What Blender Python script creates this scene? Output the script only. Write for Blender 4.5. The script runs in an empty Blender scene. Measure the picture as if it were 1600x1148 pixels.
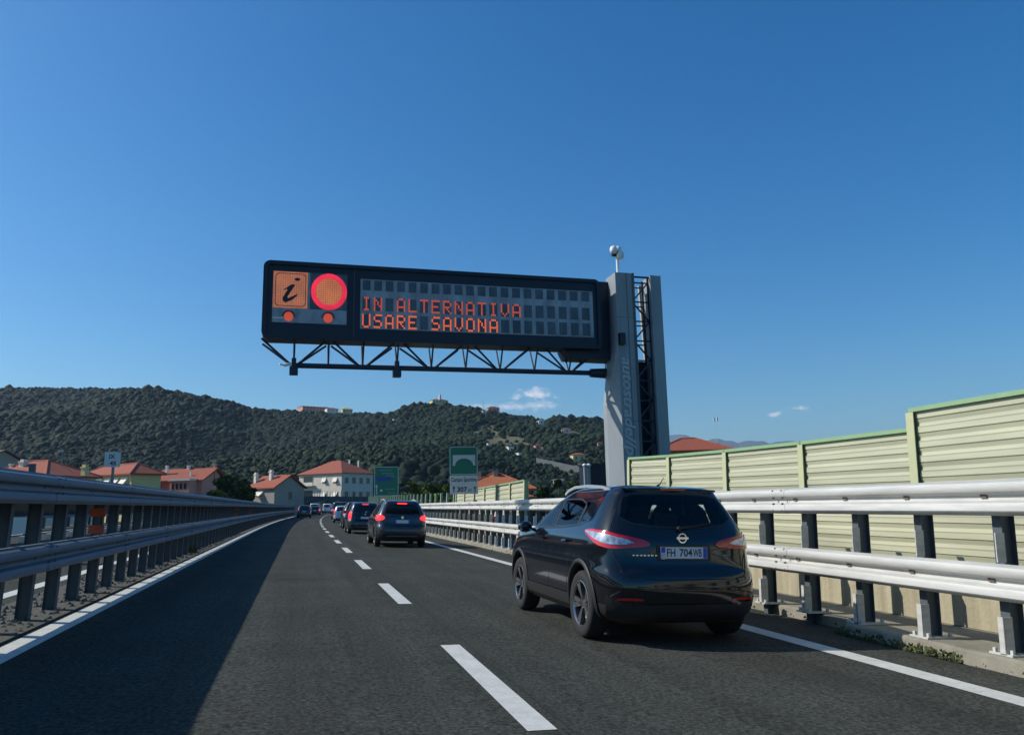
import bpy, bmesh, math, random
import numpy as np
from mathutils import Vector, Matrix
random.seed(7); rng = np.random.default_rng(11)
S = bpy.context.scene
C = S.collection
PI = math.pi

# ------------------------------------------------------------------ camera
YAW, PITCH, ROLL, FPX, EYE = 0.26792, 0.17488, 0.021, 1200.0, 1.30
def cam_basis():
    fw = Vector((math.sin(YAW)*math.cos(PITCH), math.cos(YAW)*math.cos(PITCH), math.sin(PITCH)))
    r0 = Vector((math.cos(YAW), -math.sin(YAW), 0)); u0 = r0.cross(fw)
    return math.cos(ROLL)*r0-math.sin(ROLL)*u0, math.cos(ROLL)*u0+math.sin(ROLL)*r0, fw
CR, CU, CF = cam_basis()
cd = bpy.data.cameras.new('camera'); cam = bpy.data.objects.new('camera', cd); C.objects.link(cam)
cd.sensor_width = 36; cd.lens = 36*FPX/1600; cd.clip_start = .05; cd.clip_end = 60000
cam.matrix_world = Matrix(((CR.x, CU.x, -CF.x, 0), (CR.y, CU.y, -CF.y, 0), (CR.z, CU.z, -CF.z, EYE), (0, 0, 0, 1)))
S.camera = cam
def ray(px, py): return CF + CR*((px-800)/FPX) + CU*((574-py)/FPX)
def at(px, py, Y):
    d = ray(px, py); t = Y/d.y
    return Vector((t*d.x, Y, EYE+t*d.z))

# ------------------------------------------------------------------ world, sun
SUN_EL, SUN_AZ = math.radians(37.4), math.radians(-70)      # azimuth from +Y towards +X
sdir = Vector((math.sin(SUN_AZ)*math.cos(SUN_EL), math.cos(SUN_AZ)*math.cos(SUN_EL), math.sin(SUN_EL)))
w = bpy.data.worlds.new('World'); S.world = w; w.use_nodes = True
nt = w.node_tree; nt.nodes.clear()
wo = nt.nodes.new('ShaderNodeOutputWorld'); bg = nt.nodes.new('ShaderNodeBackground')
sky = nt.nodes.new('ShaderNodeTexSky'); sky.sky_type = 'NISHITA'; sky.sun_disc = False
sky.sun_elevation = SUN_EL; sky.sun_rotation = SUN_AZ; sky.altitude = 0; sky.air_density = 1.0; sky.dust_density = 1.0; sky.ozone_density = 3.0
bg.inputs['Strength'].default_value = 0.108
def cloud_mask(px, py, half_w, half_h, scale, soft):
    """soft cloud round one direction of the sky"""
    d = ray(px, py).normalized()
    right = Vector((d.y, -d.x, 0)).normalized(); up = right.cross(d)
    tc = nt.nodes.new('ShaderNodeTexCoord')
    def dot(v, k):
        n = nt.nodes.new('ShaderNodeVectorMath'); n.operation = 'DOT_PRODUCT'
        nt.links.new(tc.outputs['Generated'], n.inputs[0]); n.inputs[1].default_value = v/k
        return n.outputs['Value']
    a, b, c = dot(right, half_w), dot(up, half_h), dot(d, 1)
    def m(op, x, y):
        n = nt.nodes.new('ShaderNodeMath'); n.operation = op
        for i, q in enumerate((x, y)):
            if isinstance(q, (int, float)): n.inputs[i].default_value = q
            elif q is not None: nt.links.new(q, n.inputs[i])
        return n.outputs[0]
    r = m('SQRT', m('ADD', m('MULTIPLY', a, a), m('MULTIPLY', b, b)), None)
    no = nt.nodes.new('ShaderNodeTexNoise'); no.inputs['Scale'].default_value = scale; no.inputs['Detail'].default_value = 7; no.inputs['Roughness'].default_value = .62
    mp = nt.nodes.new('ShaderNodeMapping'); mp.inputs['Scale'].default_value = (1, 1, 1.9)
    nt.links.new(tc.outputs['Generated'], mp.inputs[0]); nt.links.new(mp.outputs[0], no.inputs['Vector'])
    v = m('SUBTRACT', m('ADD', m('MULTIPLY', m('SUBTRACT', no.outputs['Fac'], .5), 3.2), 1.0), r)
    v = m('MULTIPLY', v, soft); v.node.use_clamp = True
    front = m('GREATER_THAN', c, .5)
    return m('MULTIPLY', v, front)
last = sky.outputs['Color']
hs = nt.nodes.new('ShaderNodeHueSaturation'); hs.inputs['Saturation'].default_value = 1.46
nt.links.new(last, hs.inputs['Color']); tn = nt.nodes.new('ShaderNodeMix'); tn.data_type = 'RGBA'; tn.blend_type = 'MULTIPLY'; tn.inputs['Factor'].default_value = 1; tn.inputs['B'].default_value = (.85, 1.15, 1.20, 1); nt.links.new(hs.outputs['Color'], tn.inputs['A']); last = tn.outputs['Result']
for a in ((836, 615, .026, .0085, 60, 1.1), (845, 633, .022, .007, 75, .7), (790, 635, .032, .006, 60, .6), (745, 634, .022, .004, 70, .4), (1210, 647, .012, .0035, 90, .75), (1250, 638, .010, .003, 90, .65)):
    mk = cloud_mask(*a); mx = nt.nodes.new('ShaderNodeMix'); mx.data_type = 'RGBA'
    nt.links.new(mk, mx.inputs['Factor']); nt.links.new(last, mx.inputs['A']); mx.inputs['B'].default_value = (9.0, 8.7, 9.2, 1)
    last = mx.outputs['Result']
nt.links.new(last, bg.inputs['Color']); nt.links.new(bg.outputs[0], wo.inputs[0])
sl = bpy.data.lights.new('sun', 'SUN'); sl.energy = 5.0; sl.angle = math.radians(.5); sl.color = (1, .95, .86)
so = bpy.data.objects.new('sun', sl); C.objects.link(so); so.rotation_euler = (-sdir).to_track_quat('-Z', 'Y').to_euler(); so.location = (0, 0, 60)
S.view_settings.view_transform = 'Standard'; S.view_settings.look = 'None'; S.view_settings.exposure = 0; S.view_settings.gamma = 1
S.render.engine = 'CYCLES'
S.cycles.volume_bounces = 0; S.cycles.transparent_max_bounces = 16; S.cycles.max_bounces = 7

# ------------------------------------------------------------------ road frame: banked plane that bends right beyond 40 m
E_BANK = 0.04; CA, SA = math.cos(math.atan(E_BANK)), math.sin(math.atan(E_BANK))
K0, Y0, K1 = .0003, 40.0, 2.4e-5
def off(y): return K0*max(0., y-Y0)**2+K1*max(0., y-130.)**3
def head(y): return math.atan(2*K0*max(0., y-Y0)+3*K1*max(0., y-130.)**2)
def R(x, y, z):
    h = head(y); c, s = math.cos(h), math.sin(h)
    X, Z = x*CA+z*SA, -x*SA+z*CA
    return Vector((X*c+off(y), y-X*s, Z))
def rframe(o, x, y, z=0, rz=0.):
    o.location = R(x, y, z); o.rotation_euler = (Matrix.Rotation(-head(y)+rz, 3, 'Z') @ Matrix.Rotation(math.atan(E_BANK), 3, 'Y')).to_euler()
def flare(y): return .021*(min(max(y, 4.), 28.)-6.)          # the right-hand barrier drifts away from the lane

# ------------------------------------------------------------------ materials
MATS = {}
def mat(name, col, rough=.6, metal=0., var=0., vscale=6., bump=0., bscale=40., emit=None, estr=0., coat=0., spec=None, streak=None, detail=6):
    if name in MATS: return MATS[name]
    m = bpy.data.materials.new(name); MATS[name] = m; m.use_nodes = True; t = m.node_tree; b = t.nodes['Principled BSDF']
    b.inputs['Base Color'].default_value = (*col, 1); b.inputs['Roughness'].default_value = rough; b.inputs['Metallic'].default_value = metal
    if spec is not None: b.inputs['Specular IOR Level'].default_value = spec
    if coat: b.inputs['Coat Weight'].default_value = coat; b.inputs['Coat Roughness'].default_value = .03
    if emit: b.inputs['Emission Color'].default_value = (*emit, 1); b.inputs['Emission Strength'].default_value = estr
    tc = t.nodes.new('ShaderNodeTexCoord')
    if var:
        n = t.nodes.new('ShaderNodeTexNoise'); n.inputs['Scale'].default_value = vscale; n.inputs['Detail'].default_value = detail; n.inputs['Roughness'].default_value = .65
        if streak:
            mp = t.nodes.new('ShaderNodeMapping'); mp.inputs['Scale'].default_value = streak
            t.links.new(tc.outputs['Object'], mp.inputs[0]); t.links.new(mp.outputs[0], n.inputs['Vector'])
        else: t.links.new(tc.outputs['Object'], n.inputs['Vector'])
        mr = t.nodes.new('ShaderNodeMapRange'); mr.inputs['From Min'].default_value = .25; mr.inputs['From Max'].default_value = .75
        mr.inputs['To Min'].default_value = 1-var; mr.inputs['To Max'].default_value = 1+var
        t.links.new(n.outputs['Fac'], mr.inputs['Value'])
        vm = t.nodes.new('ShaderNodeVectorMath'); vm.operation = 'SCALE'; vm.inputs[0].default_value = col
        t.links.new(mr.outputs[0], vm.inputs['Scale']); t.links.new(vm.outputs[0], b.inputs['Base Color'])
    if bump:
        n2 = t.nodes.new('ShaderNodeTexNoise'); n2.inputs['Scale'].default_value = bscale; n2.inputs['Detail'].default_value = 4
        t.links.new(tc.outputs['Object'], n2.inputs['Vector'])
        bp = t.nodes.new('ShaderNodeBump'); bp.inputs['Strength'].default_value = bump; bp.inputs['Distance'].default_value = .02
        t.links.new(n2.outputs['Fac'], bp.inputs['Height']); t.links.new(bp.outputs[0], b.inputs['Normal'])
    return m
def asphalt_mat():
    m = bpy.data.materials.new('asphalt'); m.use_nodes = True; t = m.node_tree; b = t.nodes['Principled BSDF']; L = t.links.new
    tc = t.nodes.new('ShaderNodeTexCoord')
    def noise(sc, det, st=(1, 1, 1)):
        mp = t.nodes.new('ShaderNodeMapping'); mp.inputs['Scale'].default_value = st; L(tc.outputs['Object'], mp.inputs[0])
        n = t.nodes.new('ShaderNodeTexNoise'); n.inputs['Scale'].default_value = sc; n.inputs['Detail'].default_value = det; n.inputs['Roughness'].default_value = .7
        L(mp.outputs[0], n.inputs['Vector']); return n.outputs['Fac']
    def mr(v, a, b_, c, d):
        n = t.nodes.new('ShaderNodeMapRange'); L(v, n.inputs['Value'])
        for k, q in zip(('From Min', 'From Max', 'To Min', 'To Max'), (a, b_, c, d)): n.inputs[k].default_value = q
        return n.outputs[0]
    def mul(a, b_):
        n = t.nodes.new('ShaderNodeMath'); n.operation = 'MULTIPLY'; L(a, n.inputs[0]); L(b_, n.inputs[1]); return n.outputs[0]
    g = mr(noise(30, 5), .34, .66, .35, 1.85); st = mr(noise(1.5, 5, (1, .03, 1)), .3, .7, .76, 1.24); bl = mr(noise(.55, 6), .3, .7, .82, 1.16)
    vo = t.nodes.new('ShaderNodeTexVoronoi'); vo.inputs['Scale'].default_value = 24; L(tc.outputs['Object'], vo.inputs['Vector'])
    sp = mr(vo.outputs['Distance'], .0, .2, 3.0, 1.0)
    f = mul(mul(mul(g, st), bl), sp)
    v = t.nodes.new('ShaderNodeVectorMath'); v.operation = 'SCALE'; v.inputs[0].default_value = (.044, .0465, .040); L(f, v.inputs['Scale']); L(v.outputs[0], b.inputs['Base Color'])
    b.inputs['Roughness'].default_value = .9; b.inputs['Specular IOR Level'].default_value = .08
    bp = t.nodes.new('ShaderNodeBump'); bp.inputs['Strength'].default_value = .55; bp.inputs['Distance'].default_value = .006
    L(noise(110, 3), bp.inputs['Height']); L(bp.outputs[0], b.inputs['Normal'])
    return m
M_ASPH = asphalt_mat()
def worn_paint():
    m = bpy.data.materials.new('road_paint'); m.use_nodes = True; t = m.node_tree; b = t.nodes['Principled BSDF']; L = t.links.new
    tc = t.nodes.new('ShaderNodeTexCoord'); rs = []
    for sc, a, c in ((38, .60, .66), (7, .30, .75)):
        n = t.nodes.new('ShaderNodeTexNoise'); n.inputs['Scale'].default_value = sc; n.inputs['Detail'].default_value = 6; n.inputs['Roughness'].default_value = .75; L(tc.outputs['Object'], n.inputs['Vector'])
        r = t.nodes.new('ShaderNodeMapRange'); r.inputs['From Min'].default_value = a; r.inputs['From Max'].default_value = c; L(n.outputs['Fac'], r.inputs['Value']); rs.append(r.outputs[0])
    mx = t.nodes.new('ShaderNodeMix'); mx.data_type = 'RGBA'; L(rs[1], mx.inputs['Factor']); mx.inputs['A'].default_value = (.62, .62, .57, 1); mx.inputs['B'].default_value = (.44, .44, .40, 1)
    m2 = t.nodes.new('ShaderNodeMix'); m2.data_type = 'RGBA'; L(rs[0], m2.inputs['Factor']); L(mx.outputs['Result'], m2.inputs['A']); m2.inputs['B'].default_value = (.10, .10, .09, 1)
    L(m2.outputs['Result'], b.inputs['Base Color']); b.inputs['Roughness'].default_value = .75
    return m
M_PAINT = worn_paint()
def led_mat(name, c1, c2, strength, pitch):
    """rows and columns of diodes"""
    m = bpy.data.materials.new(name); m.use_nodes = True; t = m.node_tree; b = t.nodes['Principled BSDF']; L = t.links.new
    tc = t.nodes.new('ShaderNodeTexCoord'); mp = t.nodes.new('ShaderNodeMapping'); mp.inputs['Scale'].default_value = (1/pitch, 0, 1/pitch); L(tc.outputs['Object'], mp.inputs[0])
    v = t.nodes.new('ShaderNodeTexVoronoi'); v.inputs['Scale'].default_value = 1; v.inputs['Randomness'].default_value = .12; L(mp.outputs[0], v.inputs['Vector'])
    r = t.nodes.new('ShaderNodeMapRange'); r.inputs['From Min'].default_value = .2; r.inputs['From Max'].default_value = .6; r.inputs['To Min'].default_value = 1.25; r.inputs['To Max'].default_value = .45; L(v.outputs['Distance'], r.inputs['Value'])
    n = t.nodes.new('ShaderNodeTexNoise'); n.inputs['Scale'].default_value = 2.2; n.inputs['Detail'].default_value = 3; L(tc.outputs['Object'], n.inputs['Vector'])
    r2 = t.nodes.new('ShaderNodeMapRange'); r2.inputs['From Min'].default_value = .3; r2.inputs['From Max'].default_value = .7; r2.inputs['To Min'].default_value = .78; r2.inputs['To Max'].default_value = 1.2; L(n.outputs['Fac'], r2.inputs['Value'])
    k = t.nodes.new('ShaderNodeMath'); k.operation = 'MULTIPLY'; L(r.outputs[0], k.inputs[0]); L(r2.outputs[0], k.inputs[1])
    k2 = t.nodes.new('ShaderNodeMath'); k2.operation = 'MULTIPLY'; L(k.outputs[0], k2.inputs[0]); k2.inputs[1].default_value = strength
    L(k2.outputs[0], b.inputs['Emission Strength']); b.inputs['Emission Color'].default_value = (*c2, 1); b.inputs['Base Color'].default_value = (*c1, 1); b.inputs['Roughness'].default_value = .6
    return m
M_CONC = mat('concrete', (.24, .22, .17), .9, var=.3, vscale=2.2, bump=.5, bscale=25)
M_CONCW = mat('concrete_wall', (.36, .32, .22), .9, var=.3, vscale=2.0, streak=(1, 2.5, .35), bump=.4, bscale=20)
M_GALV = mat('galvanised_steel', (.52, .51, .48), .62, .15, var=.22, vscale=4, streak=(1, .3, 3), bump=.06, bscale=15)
M_GALVB = mat('shaded_steel', (.13, .175, .22), .55, .2, var=.14, vscale=3, streak=(1, .3, 3), bump=.06, bscale=15)  # the galvanised rails again, with shade put into a dark blue tone
M_POST = mat('post_steel', (.085, .10, .115), .65, .2, var=.18, vscale=5)
M_BOLT = mat('bolt_rusty', (.16, .12, .09), .7, .3, var=.3, vscale=20)
M_GRAV = mat('median_gravel', (.075, .07, .055), .95, var=.6, vscale=14, bump=1, bscale=30)
M_PANEL = mat('noise_panel', (.44, .435, .31), .65, var=.24, vscale=1.1, streak=(1, .25, 3.2), bump=.05)
M_PANELC = mat('noise_post', (.45, .46, .27), .6, var=.08, vscale=2)
M_CAP = mat('noise_cap', (.23, .36, .19), .55, var=.08)
M_DARKM = mat('dark_blue_metal', (.012, .018, .035), .45, var=.12, vscale=1.5, spec=.35)
M_PYL = mat('pylon_metal', (.27, .29, .31), .6, .1, var=.16, vscale=1.3, streak=(1, 1, .25))
M_TRUSS = mat('truss_metal', (.02, .032, .06), .5, .3)
M_WHITE = mat('white_plastic', (.75, .75, .73), .5)
M_TYRE = mat('rubber', (.015, .015, .015), .85, bump=.2)
M_RIM = mat('alloy', (.38, .38, .39), .25, .9)
M_RIMD = mat('alloy_dark', (.03, .03, .032), .35, .7)
M_PLAST = mat('black_trim', (.016, .016, .017), .55)
M_CHROME = mat('chrome', (.8, .8, .82), .12, 1.)
M_INT = mat('interior', (.02, .02, .022), .8)
M_SEAT = mat('seat_fabric', (.10, .10, .095), .8)
M_RED = mat('tail_red', (.62, .006, .012), .12, coat=1.)
M_REDLIT = mat('tail_red_lit', (.5, .01, .01), .2, emit=(1, .035, .045), estr=1.6)
M_CLEAR = mat('tail_clear', (.50, .52, .56), .15, .4, var=.7, vscale=22, coat=1.)
M_PLATE = mat('plate_white', (.70, .72, .74), .4)
M_BLUE = mat('plate_blue', (.02, .07, .45), .4)
M_BLACK = mat('black_paint', (.012, .012, .014), .4)

M_ALU = mat('satin_rail', (.55, .57, .60), .45, .7)
def glass_mat(name, tint, refl=.12, rough=.02):
    m = bpy.data.materials.new(name); m.use_nodes = True; t = m.node_tree; t.nodes.clear(); L = t.links.new
    o = t.nodes.new('ShaderNodeOutputMaterial'); tr = t.nodes.new('ShaderNodeBsdfTransparent'); tr.inputs[0].default_value = (*tint, 1)
    gl = t.nodes.new('ShaderNodeBsdfGlossy'); gl.inputs['Roughness'].default_value = rough
    fr = t.nodes.new('ShaderNodeFresnel'); fr.inputs[0].default_value = 1.5
    mx = t.nodes.new('ShaderNodeMixShader'); L(fr.outputs[0], mx.inputs[0]); L(tr.outputs[0], mx.inputs[1]); L(gl.outputs[0], mx.inputs[2]); L(mx.outputs[0], o.inputs[0])
    return m
M_GLASS = glass_mat('privacy_glass', (.42, .48, .47))
M_GLASSD = mat('dark_glass', (.008, .010, .013), .04, spec=.6)

# ------------------------------------------------------------------ mesh builder
class MB:
    def __init__(s, xf=None): s.v = []; s.f = []; s.m = []; s.mi = 0; s.xf = xf
    def add(s, vs, fs):
        n = len(s.v)
        for p in vs: s.v.append(tuple(s.xf(*p)) if s.xf else tuple(p))
        for f in fs: s.f.append(tuple(n+i for i in f)); s.m.append(s.mi)
    def box(s, x0, x1, y0, y1, z0, z1):
        s.add([(x0, y0, z0), (x1, y0, z0), (x1, y1, z0), (x0, y1, z0), (x0, y0, z1), (x1, y0, z1), (x1, y1, z1), (x0, y1, z1)],
              [(0, 3, 2, 1), (4, 5, 6, 7), (0, 1, 5, 4), (1, 2, 6, 5), (2, 3, 7, 6), (3, 0, 4, 7)])
    def tube(s, a, b, r, n=8, r2=None, cap=True):
        a = Vector(a); b = Vector(b); d = (b-a).normalized(); u = d.orthogonal().normalized(); v = d.cross(u); r2 = r if r2 is None else r2
        vs = []
        for p, q in ((a, r), (b, r2)):
            for i in range(n):
                t = 2*PI*i/n; vs.append(p+u*(math.cos(t)*q)+v*(math.sin(t)*q))
        fs = [(i, (i+1) % n, n+(i+1) % n, n+i) for i in range(n)]
        if cap: fs += [tuple(range(n-1, -1, -1)), tuple(range(n, 2*n))]
        s.add(vs, fs)
    def bar(s, a, b, wx, wy):
        a = Vector(a); b = Vector(b); d = (b-a).normalized(); ref = Vector((0, 0, 1)) if abs(d.z) < .95 else Vector((1, 0, 0))
        u = d.cross(ref).normalized()*wx/2; v = d.cross(u).normalized()*wy/2
        vs = [p+su*u+sv*v for p in (a, b) for su, sv in ((-1, -1), (1, -1), (1, 1), (-1, 1))]
        s.add(vs, [(3, 2, 1, 0), (4, 5, 6, 7), (0, 1, 5, 4), (1, 2, 6, 5), (2, 3, 7, 6), (3, 0, 4, 7)])
    def sweep(s, prof, ys, dx=None, closed=True, cap=True):
        """profile of (x, z) points carried along y stations"""
        n = len(prof); vs = []
        for y in ys:
            k = dx(y) if dx else 0.
            vs += [(x+k, y, z) for x, z in prof]
        m = n if closed else n-1
        fs = [(j*n+i, j*n+(i+1) % n, (j+1)*n+(i+1) % n, (j+1)*n+i) for j in range(len(ys)-1) for i in range(m)]
        if cap and closed: fs += [tuple(range(n-1, -1, -1)), tuple((len(ys)-1)*n+i for i in range(n))]
        s.add(vs, fs)
    def prism(s, pts, y0, y1):
        """polygon in x,z extruded along y"""
        n = len(pts); vs = [(x, y0, z) for x, z in pts]+[(x, y1, z) for x, z in pts]
        s.add(vs, [tuple(range(n)), tuple(range(2*n-1, n-1, -1))]+[(i, n+i, n+(i+1) % n, (i+1) % n) for i in range(n)])
    def lathe(s, prof, n=32, axis='x'):
        """profile of (radius, along) revolved round the axis"""
        k = len(prof); vs = []
        for i in range(n):
            t = 2*PI*i/n
            for r, a in prof: vs.append((a, r*math.cos(t), r*math.sin(t)) if axis == 'x' else (r*math.cos(t), r*math.sin(t), a))
        s.add(vs, [(i*k+j, ((i+1) % n)*k+j, ((i+1) % n)*k+j+1, i*k+j+1) for i in range(n) for j in range(k-1)])
    def build(s, name, mats, parent=None, smooth=False, angle=None):
        me = bpy.data.meshes.new(name); me.from_pydata(s.v, [], s.f)
        if not isinstance(mats, (list, tuple)): mats = [mats]
        for m in mats: me.materials.append(m)
        me.polygons.foreach_set('material_index', s.m)
        me.update()
        bm = bmesh.new(); bm.from_mesh(me); bmesh.ops.recalc_face_normals(bm, faces=bm.faces); bm.to_mesh(me); bm.free()
        if smooth:
            me.polygons.foreach_set('use_smooth', [True]*len(me.polygons))
            if angle: me.set_sharp_from_angle(angle=math.radians(angle))
        o = bpy.data.objects.new(name, me); C.objects.link(o)
        if parent: o.parent = parent
        return o
def tag(o, label=None, cat=None, group=None, kind=None):
    for k, v in (('label', label), ('category', cat), ('group', group), ('kind', kind)):
        if v: o[k] = v
    return o
def empty(name, label, cat, group=None, loc=(0, 0, 0)):
    o = bpy.data.objects.new(name, None); C.objects.link(o); o.location = loc; o.empty_display_size = .3
    return tag(o, label, cat, group)
def text_mesh(s, size, name='lettering', m=None, parent=None, extrude=.002, align='CENTER', shear=0, bold=0., spacing=1.):
    cu = bpy.data.curves.new(name, 'FONT'); cu.body = s; cu.size = size; cu.extrude = extrude; cu.align_x = align; cu.align_y = 'CENTER'; cu.shear = shear; cu.offset = bold; cu.space_character = spacing
    cu.resolution_u = 3
    o = bpy.data.objects.new(name, cu); C.objects.link(o)
    me = bpy.data.meshes.new_from_object(o.evaluated_get(bpy.context.evaluated_depsgraph_get()))
    bpy.data.objects.remove(o); bpy.data.curves.remove(cu); me.name = name
    o = bpy.data.objects.new(name, me); C.objects.link(o); me.materials.clear(); me.materials.append(m)
    if parent: o.parent = parent
    return o
def stations(a, b):
    ys = []; y = a
    while y < b-1e-6: ys.append(y); y += 2.5 if y < 60 else 5
    return ys+[b]
# ================================================================== THE SETTING
YN, YF = -12., 262.
def sheet(name, x0, x1, z, m, ya=YN, yb=YF, label=None, nx=1):
    b = MB(R); ys = stations(ya, yb); n = nx+1
    vs = [(x0+(x1-x0)*i/nx, y, z) for y in ys for i in range(n)]
    b.add(vs, [(j*n+i, j*n+i+1, (j+1)*n+i+1, (j+1)*n+i) for j in range(len(ys)-1) for i in range(nx)])
    o = b.build(name, m); o['kind'] = 'structure'; return o
sheet('motorway', -2.66, 6.9, 0, M_ASPH)
sheet('opposite_carriageway', -13.6, -3.62, 0, M_ASPH)
b = MB(R); b.sweep([(-3.62, .02), (-2.66, .02), (-2.66, -.2), (-3.62, -.2)], stations(YN, YF)); b.build('median_strip', M_GRAV)['kind'] = 'structure'
b = MB(R); b.sweep([(-13.9, -.01), (9, -.01), (9, -1.0), (-13.9, -1.0)], stations(YN, YF)); b.build('road_deck', M_CONC)['kind'] = 'structure'
b = MB()
N = 40
b.add([(-9000+450*i, -600+(20000*(j/N)**2), -4.5) for j in range(N+1) for i in range(N+1)], [(j*(N+1)+i, j*(N+1)+i+1, (j+1)*(N+1)+i+1, (j+1)*(N+1)+i) for j in range(N) for i in range(N)])
M_GRASS = mat('ground_grass', (.07, .085, .035), .95, var=.5, vscale=.05)
b.build('ground', M_GRASS)['kind'] = 'structure'

# painted lines (4 mm above the asphalt)
def line(name, x, wd, dashes=None, dx=None):
    b = MB(R)
    segs = dashes or [(YN, YF)]
    for a, c in segs:
        ys = stations(a, c); b.add([(x+s*wd/2+(dx(y) if dx else 0), y, .004) for y in ys for s in (-1, 1)], [(2*j, 2*j+1, 2*j+3, 2*j+2) for j in range(len(ys)-1)])
    o = b.build(name, M_PAINT); o['kind'] = 'structure'
line('left_edge_line', -2.47, .27)
line('right_edge_line', 5.13, .25)
line('lane_dashes', 1.45, .19, [(4.75+6.45*k, 7.8+6.45*k) for k in range(-2, 48)])
line('opposite_inner_line', -4.02, .22)
line('opposite_outer_line', -11.2, .2)
# seams and cracks in the asphalt, as thin tar strips
b = MB(R); random.seed(3)
M_TAR = mat('tar', (.016, .016, .015), .6)
def crack(x0, y0, x1, y1, wd, n=14, jit=.02):
    pts = [(x0+(x1-x0)*i/n+random.uniform(-jit, jit), y0+(y1-y0)*i/n+random.uniform(-jit, jit)) for i in range(n+1)]
    d = Vector((x1-x0, y1-y0)).normalized(); nn = Vector((-d.y, d.x))
    b.add([(p[0]+s*nn.x*wd/2, p[1]+s*nn.y*wd/2, .003) for p in pts for s in (-1, 1)], [(2*i, 2*i+1, 2*i+3, 2*i+2) for i in range(n)])
crack(-.45, 15.2, 1.3, 15.3, .03); crack(-2.3, 33, 5, 33.2, .04)
for s in range(6): crack(1.62+random.uniform(-.01, .01), 3+s*9, 1.62, 12+s*9, .012, 20, .006)
b.build('asphalt_seams', M_TAR)['kind'] = 'structure'

# right-hand concrete kerb
b = MB(R)
ys = [y for y in np.arange(-4, 27.8, .28)]+stations(28, YF)
rr = random.Random(5); jit = {float(y): rr.uniform(-.022, .022) for y in ys}
def kd(y): return flare(y)+jit.get(float(y), 0)+(0.28 if 7.9 < y < 13 else 0.)
b.sweep([(5.92, -.05), (5.94, .11), (5.97, .13), (7.3, .13), (7.3, -.05)], [float(y) for y in ys], kd)
b.build('kerb', M_CONC, smooth=True, angle=30)['kind'] = 'structure'
# moss at the foot of the kerb: uncountable
M_MOSS = mat('moss', (.07, .085, .022), .95, var=.5, vscale=30)
b = MB(R); rr = random.Random(9)
for i in range(700):
    y = rr.choice((rr.uniform(6.1, 7.9), rr.uniform(6.1, 7.9), rr.uniform(4, 26))); x = 5.92+flare(y)+rr.uniform(-.06, .02)+(0.28 if 7.9 < y < 13 else 0.); z = rr.uniform(0, .07) if x > 5.9+flare(y) else .01; s = rr.uniform(.008, .028)
    a = rr.uniform(0, PI); b.add([(x-s*math.cos(a), y-s*math.sin(a), z), (x+s*math.cos(a), y+s*math.sin(a), z), (x+rr.uniform(-s, s), y+rr.uniform(-s, s), z+s*1.5)], [(0, 1, 2)])
tag(b.build('moss', M_MOSS), kind='stuff')
# pebbles and debris on the median
b = MB(R)
for i in range(2600):
    y = rr.uniform(3, 40)**1.0; x = rr.uniform(-3.6, -2.7); s = rr.uniform(.008, .035)
    b.add([(x-s, y-s*.6, .02), (x+s, y-s*.5, .02), (x+s*.4, y+s, .02), (x, y, .02+s*rr.uniform(.6, 1.4))], [(0, 1, 3), (1, 2, 3), (2, 0, 3)])
tag(b.build('gravel', mat('pebble', (.13, .12, .095), .9, var=.5, vscale=9)), kind='stuff')
# dry weeds by the barriers
M_DRY = mat('dry_weed', (.28, .22, .09), .9, var=.4, vscale=8)
def weeds(name, label, x, y, n, h, sp, m):
    o = MB(); q = random.Random(int(x*100+y*7))
    for i in range(n):
        a = q.uniform(0, 2*PI); r = sp*q.random(); bx, by = r*math.cos(a), r*math.sin(a); hh = h*q.uniform(.4, 1); lx, ly = q.uniform(-.4, .4)*hh, q.uniform(-.4, .4)*hh; wd = .006+.01*q.random()
        o.add([(bx-wd, by, 0), (bx+wd, by, 0), (bx+lx*.5+wd, by+ly*.5, hh*.6), (bx+lx*.5-wd, by+ly*.5, hh*.6), (bx+lx, by+ly, hh)], [(0, 1, 2, 3), (3, 2, 4)])
    r = o.build(name, m); r.location = R(x, y, .02); return tag(r, label, 'plant')
weeds('weed_tuft', 'dry straw coloured weed tuft at the foot of the right guardrail', 6.75, 20.5, 260, .5, .38, M_DRY)
weeds('weed_tuft', 'low greenish weed tuft in the gravel of the left median', -2.95, 23.5, 140, .28, .2, M_MOSS)

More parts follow.
